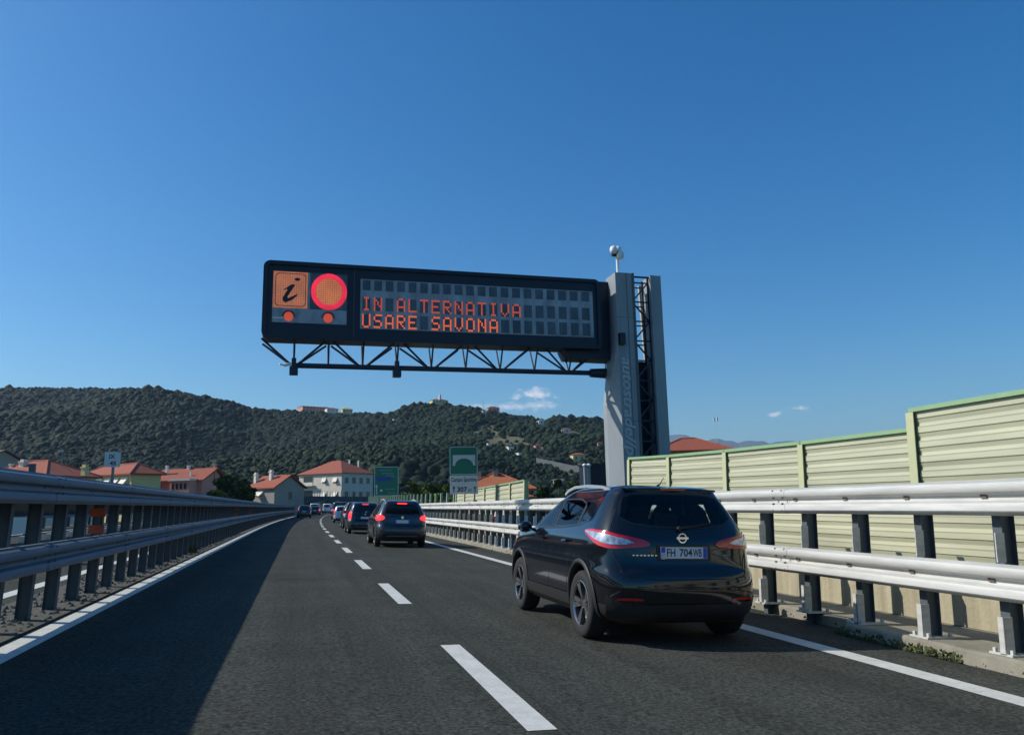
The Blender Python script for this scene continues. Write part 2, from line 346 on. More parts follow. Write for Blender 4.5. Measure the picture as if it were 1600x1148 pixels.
# ------------------------------------------------------------------ guardrails
def wprof(x0, z0, h, d, sgn):
    """W-beam section; d = depth towards the traffic, sgn = -1 faces -x"""
    t = .004
    fr = [(0, 0), (.12, .01), (.80, .07), (1, .13), (1, .29), (.86, .35), (.10, .43), (.04, .48), (.04, .55), (.12, .585), (.86, .655), (1, .71), (1, .86), (.86, .92), (.2, .985), (0, 1)]
    a = [(x0+sgn*d*u, z0+h*v) for u, v in fr]; c = [(x-sgn*.012, z) for x, z in reversed(a)]
    return a+c
def post_mesh(h, web, fl, m, z0=0., stub=0., ms=None):
    b = MB(); b.box(-web/2, web/2, -.004, .004, z0, h)
    b.box(-web/2-.006, -web/2, -fl/2, fl/2, z0, h); b.box(web/2, web/2+.006, -fl/2, fl/2, z0, h)
    return b
def guardrail(name, label, xp, face, beams, h, p0, sp, dx, ya, yb, m, steel, web=.12, fl=.09, extra=(), bz=(), bs=.97, bo=0.):
    t = empty(name, label, 'guardrail', loc=R(xp+(dx(0) if dx else 0), 0, 0))
    inv = Matrix.Translation(-t.location)
    def put(o): o.parent = t; o.matrix_parent_inverse = inv; return o
    ys = [y for y in (sorted(set([ya+1.2*i for i in range(int((60-ya)/1.2)+1)]+stations(60, yb))))]
    for (x, z, hh, d, sg) in beams:
        b = MB(R); b.sweep(wprof(x, z, hh, d, sg), ys, dx)
        if bz:
            for q in range(24):
                y = p0+bo+.3+3.88*q; b.sweep(wprof(x+sg*.004, z-.002, hh+.004, d, sg), [y-.16, y+.16], dx)
        b.mi = 1
        for q in range(24 if bz else 0):
            y = p0+bo+.3+3.88*q
            for yy in (y-.1, y+.1):
                for fz in (.12, .38, .62, .9): k = dx(y) if dx else 0; b.box(x+k+sg*d*.72, x+k+sg*(d*.98+.008), yy-.009, yy+.009, z+hh*fz-.009, z+hh*fz+.009)
        for q in range(95 if bz else 0):
            y = p0+bo+bs*q; k = dx(y) if dx else 0
            for z_ in bz:
                if z < z_ < z+hh and (x > -3.1): b.box(x+k+sg*.006, x+k+sg*.02, y-.035, y+.035, z_-.012, z_+.035)
        put(b.build('rail', [steel, M_BOLT], smooth=True, angle=33))
    # bolt plates on the rails
    pm = post_mesh(h, web, fl, m, .0).build('post', m); me = pm.data; bpy.data.objects.remove(pm)
    n = 0; y = p0; far = MB(R)
    while y < yb:
        x = xp+(dx(y) if dx else 0)
        if n < 100:
            o = bpy.data.objects.new('post', me); C.objects.link(o); rframe(o, x, y); put(o)
            for nm, me2 in extra:
                c = bpy.data.objects.new(nm, me2); C.objects.link(c); c.parent = o
        else: far.box(x-web/2, x+web/2, y-.04, y+.04, 0, h)
        n += 1; y += sp
    if far.v: put(far.build('far_posts', m))['kind'] = 'stuff'
    return t, put
def loose(b, name, m):
    o = b.build(name, m); me = o.data; bpy.data.objects.remove(o); return me
b = MB(); b.box(-.16, -.03, .06, .17, .852, .925); EXL = [('spacer_block', loose(b, 'spacer_block', M_GALV))]
b = MB(); b.box(-.17, -.07, -.062, -.052, .135, .46); b.box(-.17, -.16, -.062, -.0, .135, .46); EXR = [('lower_stiffener', loose(b, 'lower_stiffener', M_GALV))]
b = MB(); b.box(-.17, -.07, -.062, -.052, .93, 1.19); EXR.append(('upper_stiffener', loose(b, 'upper_stiffener', M_GALV)))
b = MB(); b.box(-.17, .17, -.12, .12, .132, .15)
for sx in (-.13, .13):
    for sy in (-.09, .09): b.box(sx-.014, sx+.014, sy-.014, sy+.014, .149, .185)
EXR.append(('base_plate', loose(b, 'base_plate', M_GALV)))
# median barrier: rails on both sides of the posts
FX = -2.76
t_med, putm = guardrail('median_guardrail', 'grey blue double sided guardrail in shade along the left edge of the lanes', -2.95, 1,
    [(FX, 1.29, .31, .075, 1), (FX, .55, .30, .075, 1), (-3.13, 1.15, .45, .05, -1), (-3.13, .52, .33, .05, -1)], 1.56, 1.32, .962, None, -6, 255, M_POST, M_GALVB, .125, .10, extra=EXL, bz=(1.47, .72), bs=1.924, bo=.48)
b = MB(R); b.sweep([(FX-.06, .853), (FX-.005, .853), (FX-.005, .862), (FX-.06, .862)], stations(-6, 255)); b.sweep([(-3.2, 1.60), (FX, 1.60), (FX, 1.615), (-3.2, 1.615)], stations(-6, 255))
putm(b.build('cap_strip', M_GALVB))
# right-hand barrier: single face, posts standing on the kerb
RX = 5.99
t_rt, putr = guardrail('roadside_guardrail', 'pale double rail guardrail in sunshine on the kerb along the right side', 6.17, -1,
    [(RX, 1.34, .32, .08, -1), (RX, .60, .32, .08, -1)], 1.60, .9, .97, flare, -4, 255, M_POST, M_GALV, .14, .10, extra=EXR, bz=(1.51, .77))
# barrier on the far side of the opposite carriageway
guardrail('far_guardrail', 'dark guardrail seen through the gaps beyond the opposite carriageway', -12.9, 1,
    [(-12.75, 1.2, .31, .07, 1), (-12.75, .55, .31, .07, 1)], 1.5, 6, 2.2, None, -6, 170, M_POST, M_GALVB, .12, .09)

# orange delineators fixed between the rails of the median
M_ORG = mat('orange_plastic', (.62, .085, .03), .5, var=.1)
def delineator(y, x=-2.86, label='', two=True, z=.9):
    o = empty('delineator', label, 'delineator', 'orange delineators on the barriers'); rframe(o, x, y)
    b = MB(); b.box(-.10, .10, -.012, .012, z+.22, z+.34); b.build('upper_plate', M_ORG, o)
    b = MB(); b.box(-.10, .10, -.012, .012, z-.02, z+.10); b.build('lower_plate', M_ORG, o)
    b = MB(); b.box(-.02, .02, .013, .04, z-.1, z+.42); b.build('bracket', M_POST, o)
    return o
delineator(12.4, label='nearest orange two plate delineator on the median guardrail')
delineator(37.0, label='second orange delineator farther along the median guardrail, small and dark red')
delineator(47.5, label='farthest tiny orange delineator on the median guardrail near the curve')
o = delineator(26.2, x=6.45, label='orange delineator with pale top behind the right guardrail below the bridge sign', z=.82)
b = MB(); b.tube((0, -.02, 1.13), (0, -.02, 1.3), .05, 10, .02); b.build('pale_cap', M_WHITE, o)
b = MB(R); b.box(-3.0, -2.96, 15.2, 15.24, .95, 1.18)
tag(b.build('marker_strip', M_WHITE), 'short white reflective marker strip on a median post past the orange delineator', 'marker')

# ------------------------------------------------------------------ noise barriers
WX = 7.12
def noise_wall(name, label, ys, tops, zb, rows=None, ends=True, xd=0., wall=True, step=None):
    t = empty(name, label, 'noise barrier', loc=R(WX+xd+flare(ys[0]), ys[0], 0)); inv = Matrix.Translation(-t.location)
    def put(o): o.parent = t; o.matrix_parent_inverse = inv; return o
    for i in range(len(ys)-1):
        a, c = ys[i]+.05, ys[i+1]-.05; x0 = WX+xd
        z1 = tops[i][0]; z2 = tops[i][1]
        b = MB(R); hh = .225; z = zb; prof = [(.02, zb)]
        hh = .088; nr = int(round((min(z1, z2)-zb)/hh)); hh = (1-.0)/nr
        # each cassette: a bulged face with a dark undercut joint, following the sloping top edge
        pr = []
        for k in range(nr):
            for u, v in (((.018, 0), (.018, .08), (.0, .14), (.001, .8), (-.004, .99)) if k % 2 else ((.014, .02), (.019, .45), (.002, .97))): pr.append((u, (k+v)*hh))
        vs = []; n = len(pr)
        for y, zt in ((a, z1), (c, z2)):
            vs += [(x0+flare(y)+u, y, zb+(zt-zb)*v) for u, v in pr]
        b.add(vs, [(j, j+1, n+j+1, n+j) for j in range(n-1)])
        xb = x0+.09
        b.add([(xb+flare(a), a, zb), (xb+flare(a), a, z1), (xb+flare(c), c, z2), (xb+flare(c), c, zb)], [(0, 1, 2, 3)])
        put(b.build('panel', M_PANEL))
        b = MB(R); e0, e1 = ys[i], ys[i+1]
        vs = []
        for y, zt in ((e0-.02, z1), (e1+.02, z2)):
            q = x0+flare(y); vs += [(q-.045, y, zt+.003), (q+.12, y, zt+.003), (q+.12, y, zt+.055), (q-.045, y, zt+.055)]
        b.add(vs, [(0, 1, 2, 3), (4, 7, 6, 5), (0, 4, 5, 1), (1, 5, 6, 2), (2, 6, 7, 3), (3, 7, 4, 0)])
        put(b.build('top_cap', M_CAP))
    for i, y in enumerate(ys):
        if i == 0: zt = tops[0][0]
        elif i == len(ys)-1: zt = tops[-1][1]
        else: zt = max(tops[i-1][1], tops[i][0])
        q = WX+xd+flare(y); b = MB(R); b.box(q-.05, q-.04, y-.062, y+.062, .14, zt); b.box(q-.04, q+.1, y-.008, y+.008, .14, zt); b.box(q+.1, q+.11, y-.075, y+.075, .14, zt)
        put(b.build('post', M_PANELC))
    return t
def parapet(name, label, a, c, z1):
    b = MB(R); b.sweep([(WX+.0, .135), (WX+.0, z1-.03), (WX+.03, z1), (WX+.27, z1), (WX+.27, .135)], [a+(c-a)*i/24 for i in range(25)], flare)
    tag(b.build(name, M_CONCW), label, 'wall')
parapet('concrete_parapet', 'stained concrete parapet under the near noise barrier', -3, 17.0, .62)
ynear = [-2.2, .0, 2.1, 4.2, 6.3, 7.95, 10.05, 12.15, 14.25, 16.2][0:]
ynear = [-3.2, -1.0, 1.15, 3.3, 5.6, 7.9, 10.2, 12.5, 14.85, 17.0]
tp = [(2.60, 2.60)]*5+[(2.36, 2.38), (2.38, 2.42), (2.42, 2.48), (2.48, 2.56)]
noise_wall('noise_barrier', 'tall yellow green slatted noise barrier behind the right guardrail with stepped top', ynear, tp, .625, xd=.08)
yf = [26.0+2.1*i for i in range(7)]
noise_wall('noise_barrier', 'distant green grey noise barrier panels beyond the gantry beside the red roofed house', yf, [(2.35-.03*i, 2.32-.03*i) for i in range(6)], .3, xd=-.1)
# open fence with posts on the right beyond the sign
def post_fence(name, label, ys, x, h0, h1, m, zb=.1, rail=True, dx=flare):
    t = empty(name, label, 'fence', loc=R(x, ys[0], 0)); inv = Matrix.Translation(-t.location)
    def put(o): o.parent = t; o.matrix_parent_inverse = inv; return o
    for k, y in enumerate(ys):
        h = h0+(h1-h0)*k/len(ys); f = dx(y) if dx else 0; b = MB(R); b.box(x+f-.05, x+f+.05, y-.07, y+.07, zb, h); put(b.build('post', m))
    b = MB(R)
    b.sweep([(x-.03, .1), (x+.03, .1), (x+.03, .7), (x-.03, .7)], stations(ys[0], ys[-1]), dx); put(b.build('lower_board', m))
    if rail:
        b = MB(R); b.sweep([(x-.03, 1.5), (x+.03, 1.5), (x+.03, 1.56), (x-.03, 1.56)], stations(ys[0], ys[-1]), dx); put(b.build('cross_rail', m))
    return t
M_FPOST = mat('pale_green_post', (.36, .41, .26), .7, var=.1)
post_fence('post_fence', 'row of pale green fence posts on the right running to the direction sign', [39.2+1.9*i for i in range(38)], WX-.1, 2.2, 3.0, M_FPOST)
# dark screen closing the far side of the bend
t = empty('screen_fence', 'long dark screen with thin posts behind the far queue of cars', 'fence', loc=R(-13.5, 90, 0)); inv = Matrix.Translation(-t.location)
M_SCR = mat('dark_screen', (.035, .05, .06), .7, var=.2, vscale=.6)
b = MB(R); b.sweep([(-13.5, 0), (-13.4, 0), (-13.4, 3.6), (-13.5, 3.6)], stations(172, 255)); o = b.build('screen', M_SCR, t); o.matrix_parent_inverse = inv
b = MB(); b.box(-.05, .05, -.05, .05, 0, 5.0); me = loose(b, 'post', mat('grey_green_post', (.10, .13, .11), .7))
for k in range(64):
    o = bpy.data.objects.new('post', me); C.objects.link(o); rframe(o, -13.35, 172+1.28*k); o.parent = t; o.matrix_parent_inverse = inv
# ================================================================== MESSAGE SIGN GANTRY
GY = 24.2
def px(x, y, Y=GY): p = at(x, y, Y); return p.x, p.z
M_LEDO = mat('led_orange', (.6, .12, .03), .5, emit=(1, .155, .05), estr=.72)
M_LEDO2 = mat('led_orange_dim', (.5, .12, .05), .5, emit=(1, .12, .06), estr=.42)
M_LEDP = led_mat('led_panel_orange', (.42, .17, .08), (1, .30, .15), .33, .068)
M_LEDC = led_mat('led_disc_orange', (.5, .13, .05), (1, .30, .13), .42, .068)
M_LEDR = led_mat('led_red', (.5, .03, .05), (1, .03, .075), .85, .06)
M_DISP = mat('display_grey', (.29, .32, .36), .55, var=.5, vscale=2.4, streak=(1, 1, .35))
M_MOD = mat('display_module', (.075, .09, .115), .4, var=.6, vscale=1.6, streak=(1, 1, .5))
def rrect(x0, x1, z0, z1, r, n=6):
    pts = []
    for cx, cz, a in ((x1-r, z1-r, 0), (x0+r, z1-r, 90), (x0+r, z0+r, 180), (x1-r, z0+r, 270)):
        for i in range(n+1):
            t = math.radians(a+90*i/n); pts.append((cx+r*math.cos(t), cz+r*math.sin(t)))
    return pts
gx0, _ = px(410, 475); gx1, _ = px(938, 486)
gz1 = (px(420, 415)[1]+px(930, 430)[1])/2; gz0 = (px(420, 533)[1]+px(930, 541)[1])/2
gan = empty('gantry', 'cantilever motorway gantry with grey twin column pylon on the right and a truss arm', 'gantry', loc=(px(990, 700)[0], GY, -4))
ginv = Matrix.Translation(-gan.location)
I4 = Matrix.Identity(4)
def gput(o, p=gan): o.parent = p; o.matrix_parent_inverse = ginv; return o
# pylon: near column with chamfered, flared foot
X1 = px(962, 560)[0]; X2 = px(989, 542)[0]; X3 = px(947.5, 631, GY+.25)[0]
zt = px(970, 430)[1]; z2 = px(963, 535)[1]; z3 = px(947, 631)[1]
def section(xa, ya, z): return [(X1, GY-.3, z), (X2, GY-.3, z), (X2, GY+.55, z), (xa, GY+.55, z), (xa, ya, z)]
b = MB(); levels = [section(X1-.012, GY-.29, zt), section(X1-.012, GY-.29, z2), section(X3, GY+.25, z3), section(X3, GY+.25, -4.5)]
vs = [p for L_ in levels for p in L_]; n = 5
b.add(vs, [(j*n+i, j*n+(i+1) % n, (j+1)*n+(i+1) % n, (j+1)*n+i) for j in range(3) for i in range(n)]+[(0, 1, 2, 3, 4)])
gput(b.build('near_column', M_PYL))
b = MB(); xm = X1+(X2-X1)*.60
b.box(xm-.008, xm+.008, GY-.312, GY-.298, -4, zt)
for z in (zt-1.6, zt-3.4, zt-5.2): b.box(X1+.02, X2-.02, GY-.306, GY-.298, z, z+.012)
b.box(X2-.06, X2+.02, GY-.335, GY-.30, -4, zt)
gput(b.build('column_seam', mat('seam_grey', (.10, .105, .11), .6)))
# far column
Xa = px(1012, 432)[0]; Xb = px(1027, 432)[0]
b = MB(); b.box(Xa, Xb, GY-.25, GY+.5, -4.5, zt-.02); b.box(Xa-.035, Xa+.03, GY-.285, GY-.252, -4.5, zt-.02); gput(b.build('far_column', M_PYL))
# rear columns, their shade put into near-black metal; sunlit piece above painted pale
b = MB(); zd = px(1000, 560)[1]; b.box(px(947.5, 600, GY+1.3)[0], X1+.12, GY+.56, GY+1.3, -4.5, gz0+.4); b.box(Xa-.36, Xa+.16, GY+.56, GY+1.3, -4.5, zd)
gput(b.build('shaded_rear_column', M_TRUSS))
b = MB(); q0, q1 = px(997, 480, GY+.9)[0], px(1010, 480, GY+.9)[0]
b.prism([(q0+.02, zt-.1), (q1+.1, zt-.1), (q1+.1, zd), (q0+.12, zd)], GY+.8, GY+.9); gput(b.build('sunlit_back_piece', mat('sunlit_pale', (.42, .40, .33), .8, var=.15)))  # sunlight on the far column's back piece put into its pale colour
# ladder between the columns
b = MB(); la, lb = X2+.05, Xa-.03
for x in (la, lb):
    for y in (GY, GY+.45): b.bar((x, y, -4.5), (x, y, zt-.05), .05, .05)
zz = zt-.25; k = 0
while zz > -3.5:
    b.bar((la, GY, zz), (lb, GY, zz), .045, .045); b.bar((la, GY+.45, zz-.05), (lb, GY+.45, zz-.05), .04, .04)
    if k % 2: b.bar((la, GY, zz), (lb, GY, zz-.7), .045, .045)
    else: b.bar((lb, GY, zz), (la, GY, zz-.7), .045, .045)
    zz -= .7; k += 1
b.box(X2, Xa, GY-.1, GY-.06, zt-.09, zt-.03)
gput(b.build('ladder', M_TRUSS))
# lettering down the near column
o = text_mesh('autostrade//per', .54, 'lettering', mat('letter_grey', (.46, .48, .49), .6), extrude=.003, align='LEFT', shear=.25, bold=.008)
o.rotation_euler = (PI/2, PI/2, 0); o.location = ((X1+xm)/2+.06, GY-.318, px(975, 560)[1]); o.scale = (1.14, .98, 1)
gput(o)
# small black camera box on the column
b = MB(); a_, c_ = px(968, 520, GY-.45), px(977, 538, GY-.45); b.box(a_[0], c_[0], GY-.5, GY-.31, c_[1], a_[1]); b.box(c_[0]-.02, c_[0]+.35, GY-.28, GY+.1, c_[1]+.1, c_[1]+.2)
gput(b.build('equipment_box', M_DARKM))
# arm: connecting box and lattice below the display
b = MB(); b.box(gx1+.0, X1+.05, GY+.35, GY+1.2, gz0-.05, px(950, 436)[1]); b.prism([(px(885, 541)[0], gz0+.02), (px(892, 557)[0], px(892, 557)[1]), (X1+.04, px(950, 560)[1]), (X1+.04, gz0+.02)], GY+.25, GY+1.0)
gput(b.build('arm_box', M_DARKM))
zc = (px(460, 574, GY+.65)[1]+px(930, 580, GY+.65)[1])/2
nodes = [px(459+53.7*k, 575, GY+.65)[0] for k in range(10)]; step = nodes[1]-nodes[0]
b = MB(); b.tube((nodes[0]-.05, GY+.65, zc), (X1+.1, GY+.65, zc), .085, 12)
b.tube((nodes[8]+step*.75, GY+.65, zc), (nodes[9]+.1, GY+.65, zc), .15, 12, .18)
gput(b.build('lower_chord', M_TRUSS))
for k, x in enumerate(nodes[:-1]):
    b = MB()
    for y in (GY+.2, GY+1.1):
        b.tube((x, GY+.65, zc), (x, y, gz0+.05), .03, 8)
        if k % 2 == 0:
            for s in (-1, 1): b.tube((x+s*.07, GY+.65, zc), (x+s*step*.93, y, gz0+.03), .036, 8)
    gput(b.build('lattice', M_TRUSS))
for k in (0, 3):
    b = MB(); x = nodes[k]; b.box(x-.13, x+.13, GY+.5, GY+.8, zc-.30, zc-.06); b.box(x-.07, x+.07, GY+.53, GY+.77, zc-.06, zc+.22)
    gput(b.build('sensor_box', M_TRUSS))
b = MB(); b.tube((nodes[0]-.3, GY+.4, zc-.05), (nodes[0]-.08, GY+.5, zc+.02), .05, 8); b.tube((nodes[0]-.28, GY+.4, zc-.05), (nodes[0]-.42, GY+.35, zc-.02), .03, 8); gput(b.build('sensor', M_WHITE))
# mast with three white domes
mx_, mz0 = px(967.5, 431, GY); mz1 = px(966, 398, GY)[1]
cm = empty('camera_mast', 'white mast with three rounded cameras on top of the gantry pylon', 'camera', loc=(mx_, GY+.1, mz0-.05))
b = MB(); b.tube((0, 0, 0), (0, 0, mz1-mz0+.05), .05, 10); b.build('mast', M_WHITE, cm)
for dx_, dy_, dz_ in ((-.17, -.1, .17), (.08, .1, .24), (.07, -.12, -.02)):
    b = MB(); b.lathe([(.0, -.14), (.09, -.13), (.13, -.06), (.135, .02), (.11, .10), (.05, .14), (0, .145)], 16, 'z')
    o = b.build('camera_dome', M_WHITE, cm, smooth=True); o.location = (dx_, dy_, mz1-mz0+.05+dz_)
b = MB(); b.box(-.2, .12, -.05, .05, mz1-mz0+.02, mz1-mz0+.2); b.build('mount', M_DARKM, cm)

# display cabinet: bolted to the arm
vm = empty('message_sign', 'large dark electronic message sign with orange pictograms and two lines of orange letters', 'message sign', loc=((gx0+gx1)/2, GY, gz0))
vinv = Matrix.Translation(-vm.location)
def vput(o, p=vm): o.parent = p; o.matrix_parent_inverse = vinv; return o
b = MB(); b.prism(rrect(gx0, gx1, gz0, gz1, .22), GY, GY+.75); cab = vput(b.build('cabinet', M_DARKM))
b = MB(); o_ = rrect(gx0, gx1, gz0, gz1, .22); i_ = rrect(gx0+.13, gx1-.13, gz0+.1, gz1-.12, .12); n = len(o_)
vs = [(x, GY-.07, z) for x, z in o_]+[(x, GY-.07, z) for x, z in i_]+[(x, GY-.002, z) for x, z in o_]+[(x, GY-.002, z) for x, z in i_]
b.add(vs, [(i, (i+1) % n, n+(i+1) % n, n+i) for i in range(n)]+[(2*n+i, 2*n+(i+1) % n, (i+1) % n, i) for i in range(n)]+[(n+i, n+(i+1) % n, 3*n+(i+1) % n, 3*n+i) for i in range(n)])
vput(b.build('hood', M_DARKM))
b = MB(); b.box(px(553, 480)[0]-.01, px(553, 480)[0]+.01, GY-.012, GY-.001, gz0+.1, gz1-.12); b.box(px(892, 526)[0], px(915, 526)[0], GY-.012, GY-.001, px(892, 527)[1], px(892, 525.6)[1])
vput(b.build('cabinet_seam', M_POST))
def plate(x0, y0, x1, y1, off0, off1, m, name, r=None, parent=vm, Y=GY, mbx=None):
    a = px(x0, y0, Y); c = px(x1, y1, Y); bb = mbx or MB()
    z1_ = (a[1]+px(x1, y0, Y)[1])/2 if False else a[1]; z0_ = c[1]
    if r: bb.prism(rrect(a[0], c[0], z0_, z1_, r), Y-off1, Y-off0)
    else: bb.box(a[0], c[0], Y-off1, Y-off0, z0_, z1_)
    return bb
# metres per pixel on the sign plane, anchored at the matrix's top-left corner
AX, AZ = px(566, 438); MPX = (px(925, 438)[0]-AX)/359.; MPZ = (px(566, 438)[1]-px(566, 513)[1])/75.
def sx(p): return px(p, 475)[0]
def sz(p): return AZ-(p-438)*MPZ
def sbox(b, x0, y0, x1, y1, d0, d1): b.box(sx(x0), sx(x1), GY-d1, GY-d0, sz(y1), sz(y0))
b = MB(); sbox(b, 563, 436, 926, 513.5, .003, .012); vput(b.build('text_matrix', M_DISP))
modl = []
for r_, (y0, y1) in enumerate(((437.5, 453.5), (464.5, 485), (490.5, 511.5))):
    for k in range(20): mod = MB(); sbox(mod, 566.3+18.0*k, y0, 578.6+18.0*k, y1, .013, .018); vput(mod.build('character_module', M_MOD))
FONT = {'I': '01110 00100 00100 00100 00100 00100 01110', 'N': '10001 11001 10101 10101 10011 10001 10001', 'A': '01110 10001 10001 10001 11111 10001 10001',
 'L': '10000 10000 10000 10000 10000 10000 11111', 'T': '11111 00100 00100 00100 00100 00100 00100', 'E': '11111 10000 10000 11110 10000 10000 11111',
 'R': '11110 10001 10001 11110 10100 10010 10001', 'V': '10001 10001 10001 10001 10001 01010 00100', 'U': '10001 10001 10001 10001 10001 10001 01110',
 'S': '01111 10000 10000 01110 00001 00001 11110', 'O': '01110 10001 10001 10001 10001 10001 01110'}
for s_, y0, hh, m_ in (('IN ALTERNATIVA', 464.0, 21.2, M_LEDO2), ('USARE SAVONA', 490.4, 21.4, M_LEDO)):
    ch = hh/7; cw = 13.2/5
    for k, c_ in enumerate(s_):
        if c_ == ' ': continue
        b = MB()
        for r_, row in enumerate(FONT[c_].split()):
            for q, v in enumerate(row):
                if v == '1': xx = 565.9+18.0*k+cw*q; yy = y0+ch*r_; sbox(b, xx+cw*.08, yy+ch*.06, xx+cw*.92, yy+ch*.94, .0185, .024)
        vput(b.build('led_letter', m_))
b = MB(); sbox(b, 425.5, 431, 542, 508.5, .003, .010); vput(b.build('pictogram_panel', M_DISP))
b = MB(); sbox(b, 484, 431, 542, 487, .0105, .014); vput(b.build('pictogram_backing', M_MOD))
b = MB(); sbox(b, 426, 431, 480, 486.5, .0105, .016); pic = vput(b.build('information_pictogram', M_LEDP))
b = MB(); O = rrect(sx(429), sx(477.5), sz(484), sz(433.5), .12); I = rrect(sx(429)+.02, sx(477.5)-.02, sz(484)+.02, sz(433.5)-.02, .11); n = len(O)
b.add([(x, GY-.020, z) for x, z in O]+[(x, GY-.020, z) for x, z in I], [(i, (i+1) % n, n+(i+1) % n, n+i) for i in range(n)])
pts = [(185, 352), (240, 314), (262, 311), (268, 318), (216, 398), (222, 408), (288, 374), (284, 388), (250, 418), (205, 438), (186, 428), (182, 408), (216, 350), (208, 346), (190, 354)]
pp = [(sx(400+a/4.444), sz(380+c/4.444)) for a, c in pts]
b.prism(pp, GY-.021, GY-.0165)
b.prism([(sx(463.7)+.085*math.cos(t*PI/8), sz(442.3)+.052*math.sin(t*PI/8)) for t in range(16)], GY-.021, GY-.0165)
gp = b.build('pictogram_mark', M_BLACK); vput(gp, pic); gp.matrix_parent_inverse = I4
# ring and disc
def disc(b, cx, cy, r, y0, y1, n=40): b.prism([(sx(cx+r*math.cos(2*PI*i/n)), sz(cy)+r*MPZ*math.sin(2*PI*i/n)) for i in range(n)], GY-y1, GY-y0)
b = MB(); disc(b, 513.6, 459, 20.5, .0145, .018); vput(b.build('orange_disc', M_LEDC))
b = MB(); n = 48
vs = [(sx(513.6+r*math.cos(2*PI*i/n)), GY-.019, sz(459)+r*MPZ*math.sin(2*PI*i/n)) for r in (20.5, 28.2) for i in range(n)]
b.add(vs, [(i, (i+1) % n, n+(i+1) % n, n+i) for i in range(n)]); vput(b.build('red_ring', M_LEDR))
for cx in (451.5, 513):
    b = MB(); disc(b, cx, 499.5, 7.2, .0105, .03, 20); vput(b.build('flash_lamp', M_LEDO2))
    b = MB(); n = 14; vs = []
    for y in (.011, .10):
        for r in (7.6, 8.6):
            for i in range(n+1):
                t = PI*i/n; vs.append((sx(cx)+r*MPX*math.cos(t), GY-y, sz(499.5)+r*MPZ*math.sin(t)))
    m1 = n+1; b.add(vs, [(i, i+1, m1+i+1, m1+i) for i in range(n)]+[(2*m1+i, 2*m1+i+1, 3*m1+i+1, 3*m1+i) for i in range(n)]+[(m1+i, m1+i+1, 3*m1+i+1, 3*m1+i) for i in range(n)]+[(i, i+1, 2*m1+i+1, 2*m1+i) for i in range(n)])
    vput(b.build('lamp_hood', M_DARKM))
b = MB(); sbox(b, 426.5, 501, 443, 502.6, .0105, .014); vput(b.build('maker_plate', M_WHITE))

# ================================================================== ROAD SIGNS
M_GREEN = mat('sign_green', (.005, .15, .095), .45, var=.06)
M_SWHITE = mat('sign_white', (.56, .58, .58), .45, var=.08, vscale=3)
M_SBACK = mat('sign_back', (.2, .21, .22), .5, .5)
def plane(Y):
    return lambda x, y: px(x, y, Y)
def sgn_rect(P, x0, y0, x1, y1, Y, d0, d1, m, name, parent, inv, r=.06, border=None):
    a = P(x0, y0); c = P(x1, y1); b = MB(); b.prism(rrect(a[0], c[0], c[1], a[1], r), Y-d1, Y-d0); o = b.build(name, m); o.parent = parent; o.matrix_parent_inverse = inv
    if border:
        O = rrect(a[0]+.02, c[0]-.02, c[1]+.02, a[1]-.02, r); w_ = border; I = rrect(a[0]+.02+w_, c[0]-.02-w_, c[1]+.02+w_, a[1]-.02-w_, r*.8); n = len(O); b = MB()
        b.add([(x, Y-d1-.002, z) for x, z in O]+[(x, Y-d1-.002, z) for x, z in I], [(i, (i+1) % n, n+(i+1) % n, n+i) for i in range(n)])
        q = b.build('border', M_SWHITE); q.parent = o
    return o
SY = 30.5; P = plane(SY)
sg = empty('bridge_sign', 'green bridge sign over white name and length plates beside the right guardrail', 'road sign', loc=(P(724, 800)[0], SY, -.3)); si = Matrix.Translation(-sg.location)
def sput(o, par=None): o.parent = par or sg; o.matrix_parent_inverse = I4 if par else si; return o
gpn = sgn_rect(P, 701.8, 697, 746.8, 742, SY, 0, .02, M_GREEN, 'green_panel', sg, si, .08, .025)
b = MB(); A = [(707.3, 710.8), (742.2, 710.3), (742.4, 726.6), (739.2, 726.8)]+[(725+14.2*math.cos(t), 727-11.0*math.sin(t)) for t in [PI*k/16 for k in range(1, 16)]]+[(711, 727.3), (707.5, 727.5)]
b.prism([P(*a) for a in A], SY-.026, SY-.021); q = b.build('bridge_pictogram', M_SWHITE); sput(q, gpn)
wp1 = sgn_rect(P, 703.2, 742.8, 746.6, 756.6, SY, 0, .02, M_SWHITE, 'name_plate', sg, si, .03)
wp2 = sgn_rect(P, 703.2, 757.4, 746.8, 771.2, SY, 0, .02, M_SWHITE, 'length_plate', sg, si, .03)
def tx(s_, cx, cy, wpx, hpx, Y, par, m_, P=P, inv=None, d=.024, bold=.0, put=None):
    o = text_mesh(s_, 1, 'lettering', m_, bold=bold, extrude=.001); bb = [Vector(v) for v in o.bound_box]; W_ = max(v.x for v in bb)-min(v.x for v in bb); H_ = max(v.y for v in bb)-min(v.y for v in bb)
    a = P(cx-wpx/2, cy); c = P(cx+wpx/2, cy); hh = P(cx, cy-hpx/2)[1]-P(cx, cy+hpx/2)[1]
    sxk = (c[0]-a[0])/W_; szk = hh/H_; mcx = (max(v.x for v in bb)+min(v.x for v in bb))/2; mcy = (max(v.y for v in bb)+min(v.y for v in bb))/2
    o.data.transform(Matrix.Translation((-mcx, -mcy, 0))); o.data.transform(Matrix.Diagonal((sxk, szk, 1, 1)))
    o.rotation_euler = (PI/2, 0, 0); ctr = P(cx, cy); o.location = (ctr[0], Y-d, ctr[1]); (put or sput)(o, par); return o
tx('Campo Sportivo', 724.9, 749.8, 40, 9, SY, wp1, M_BLACK, bold=.012)
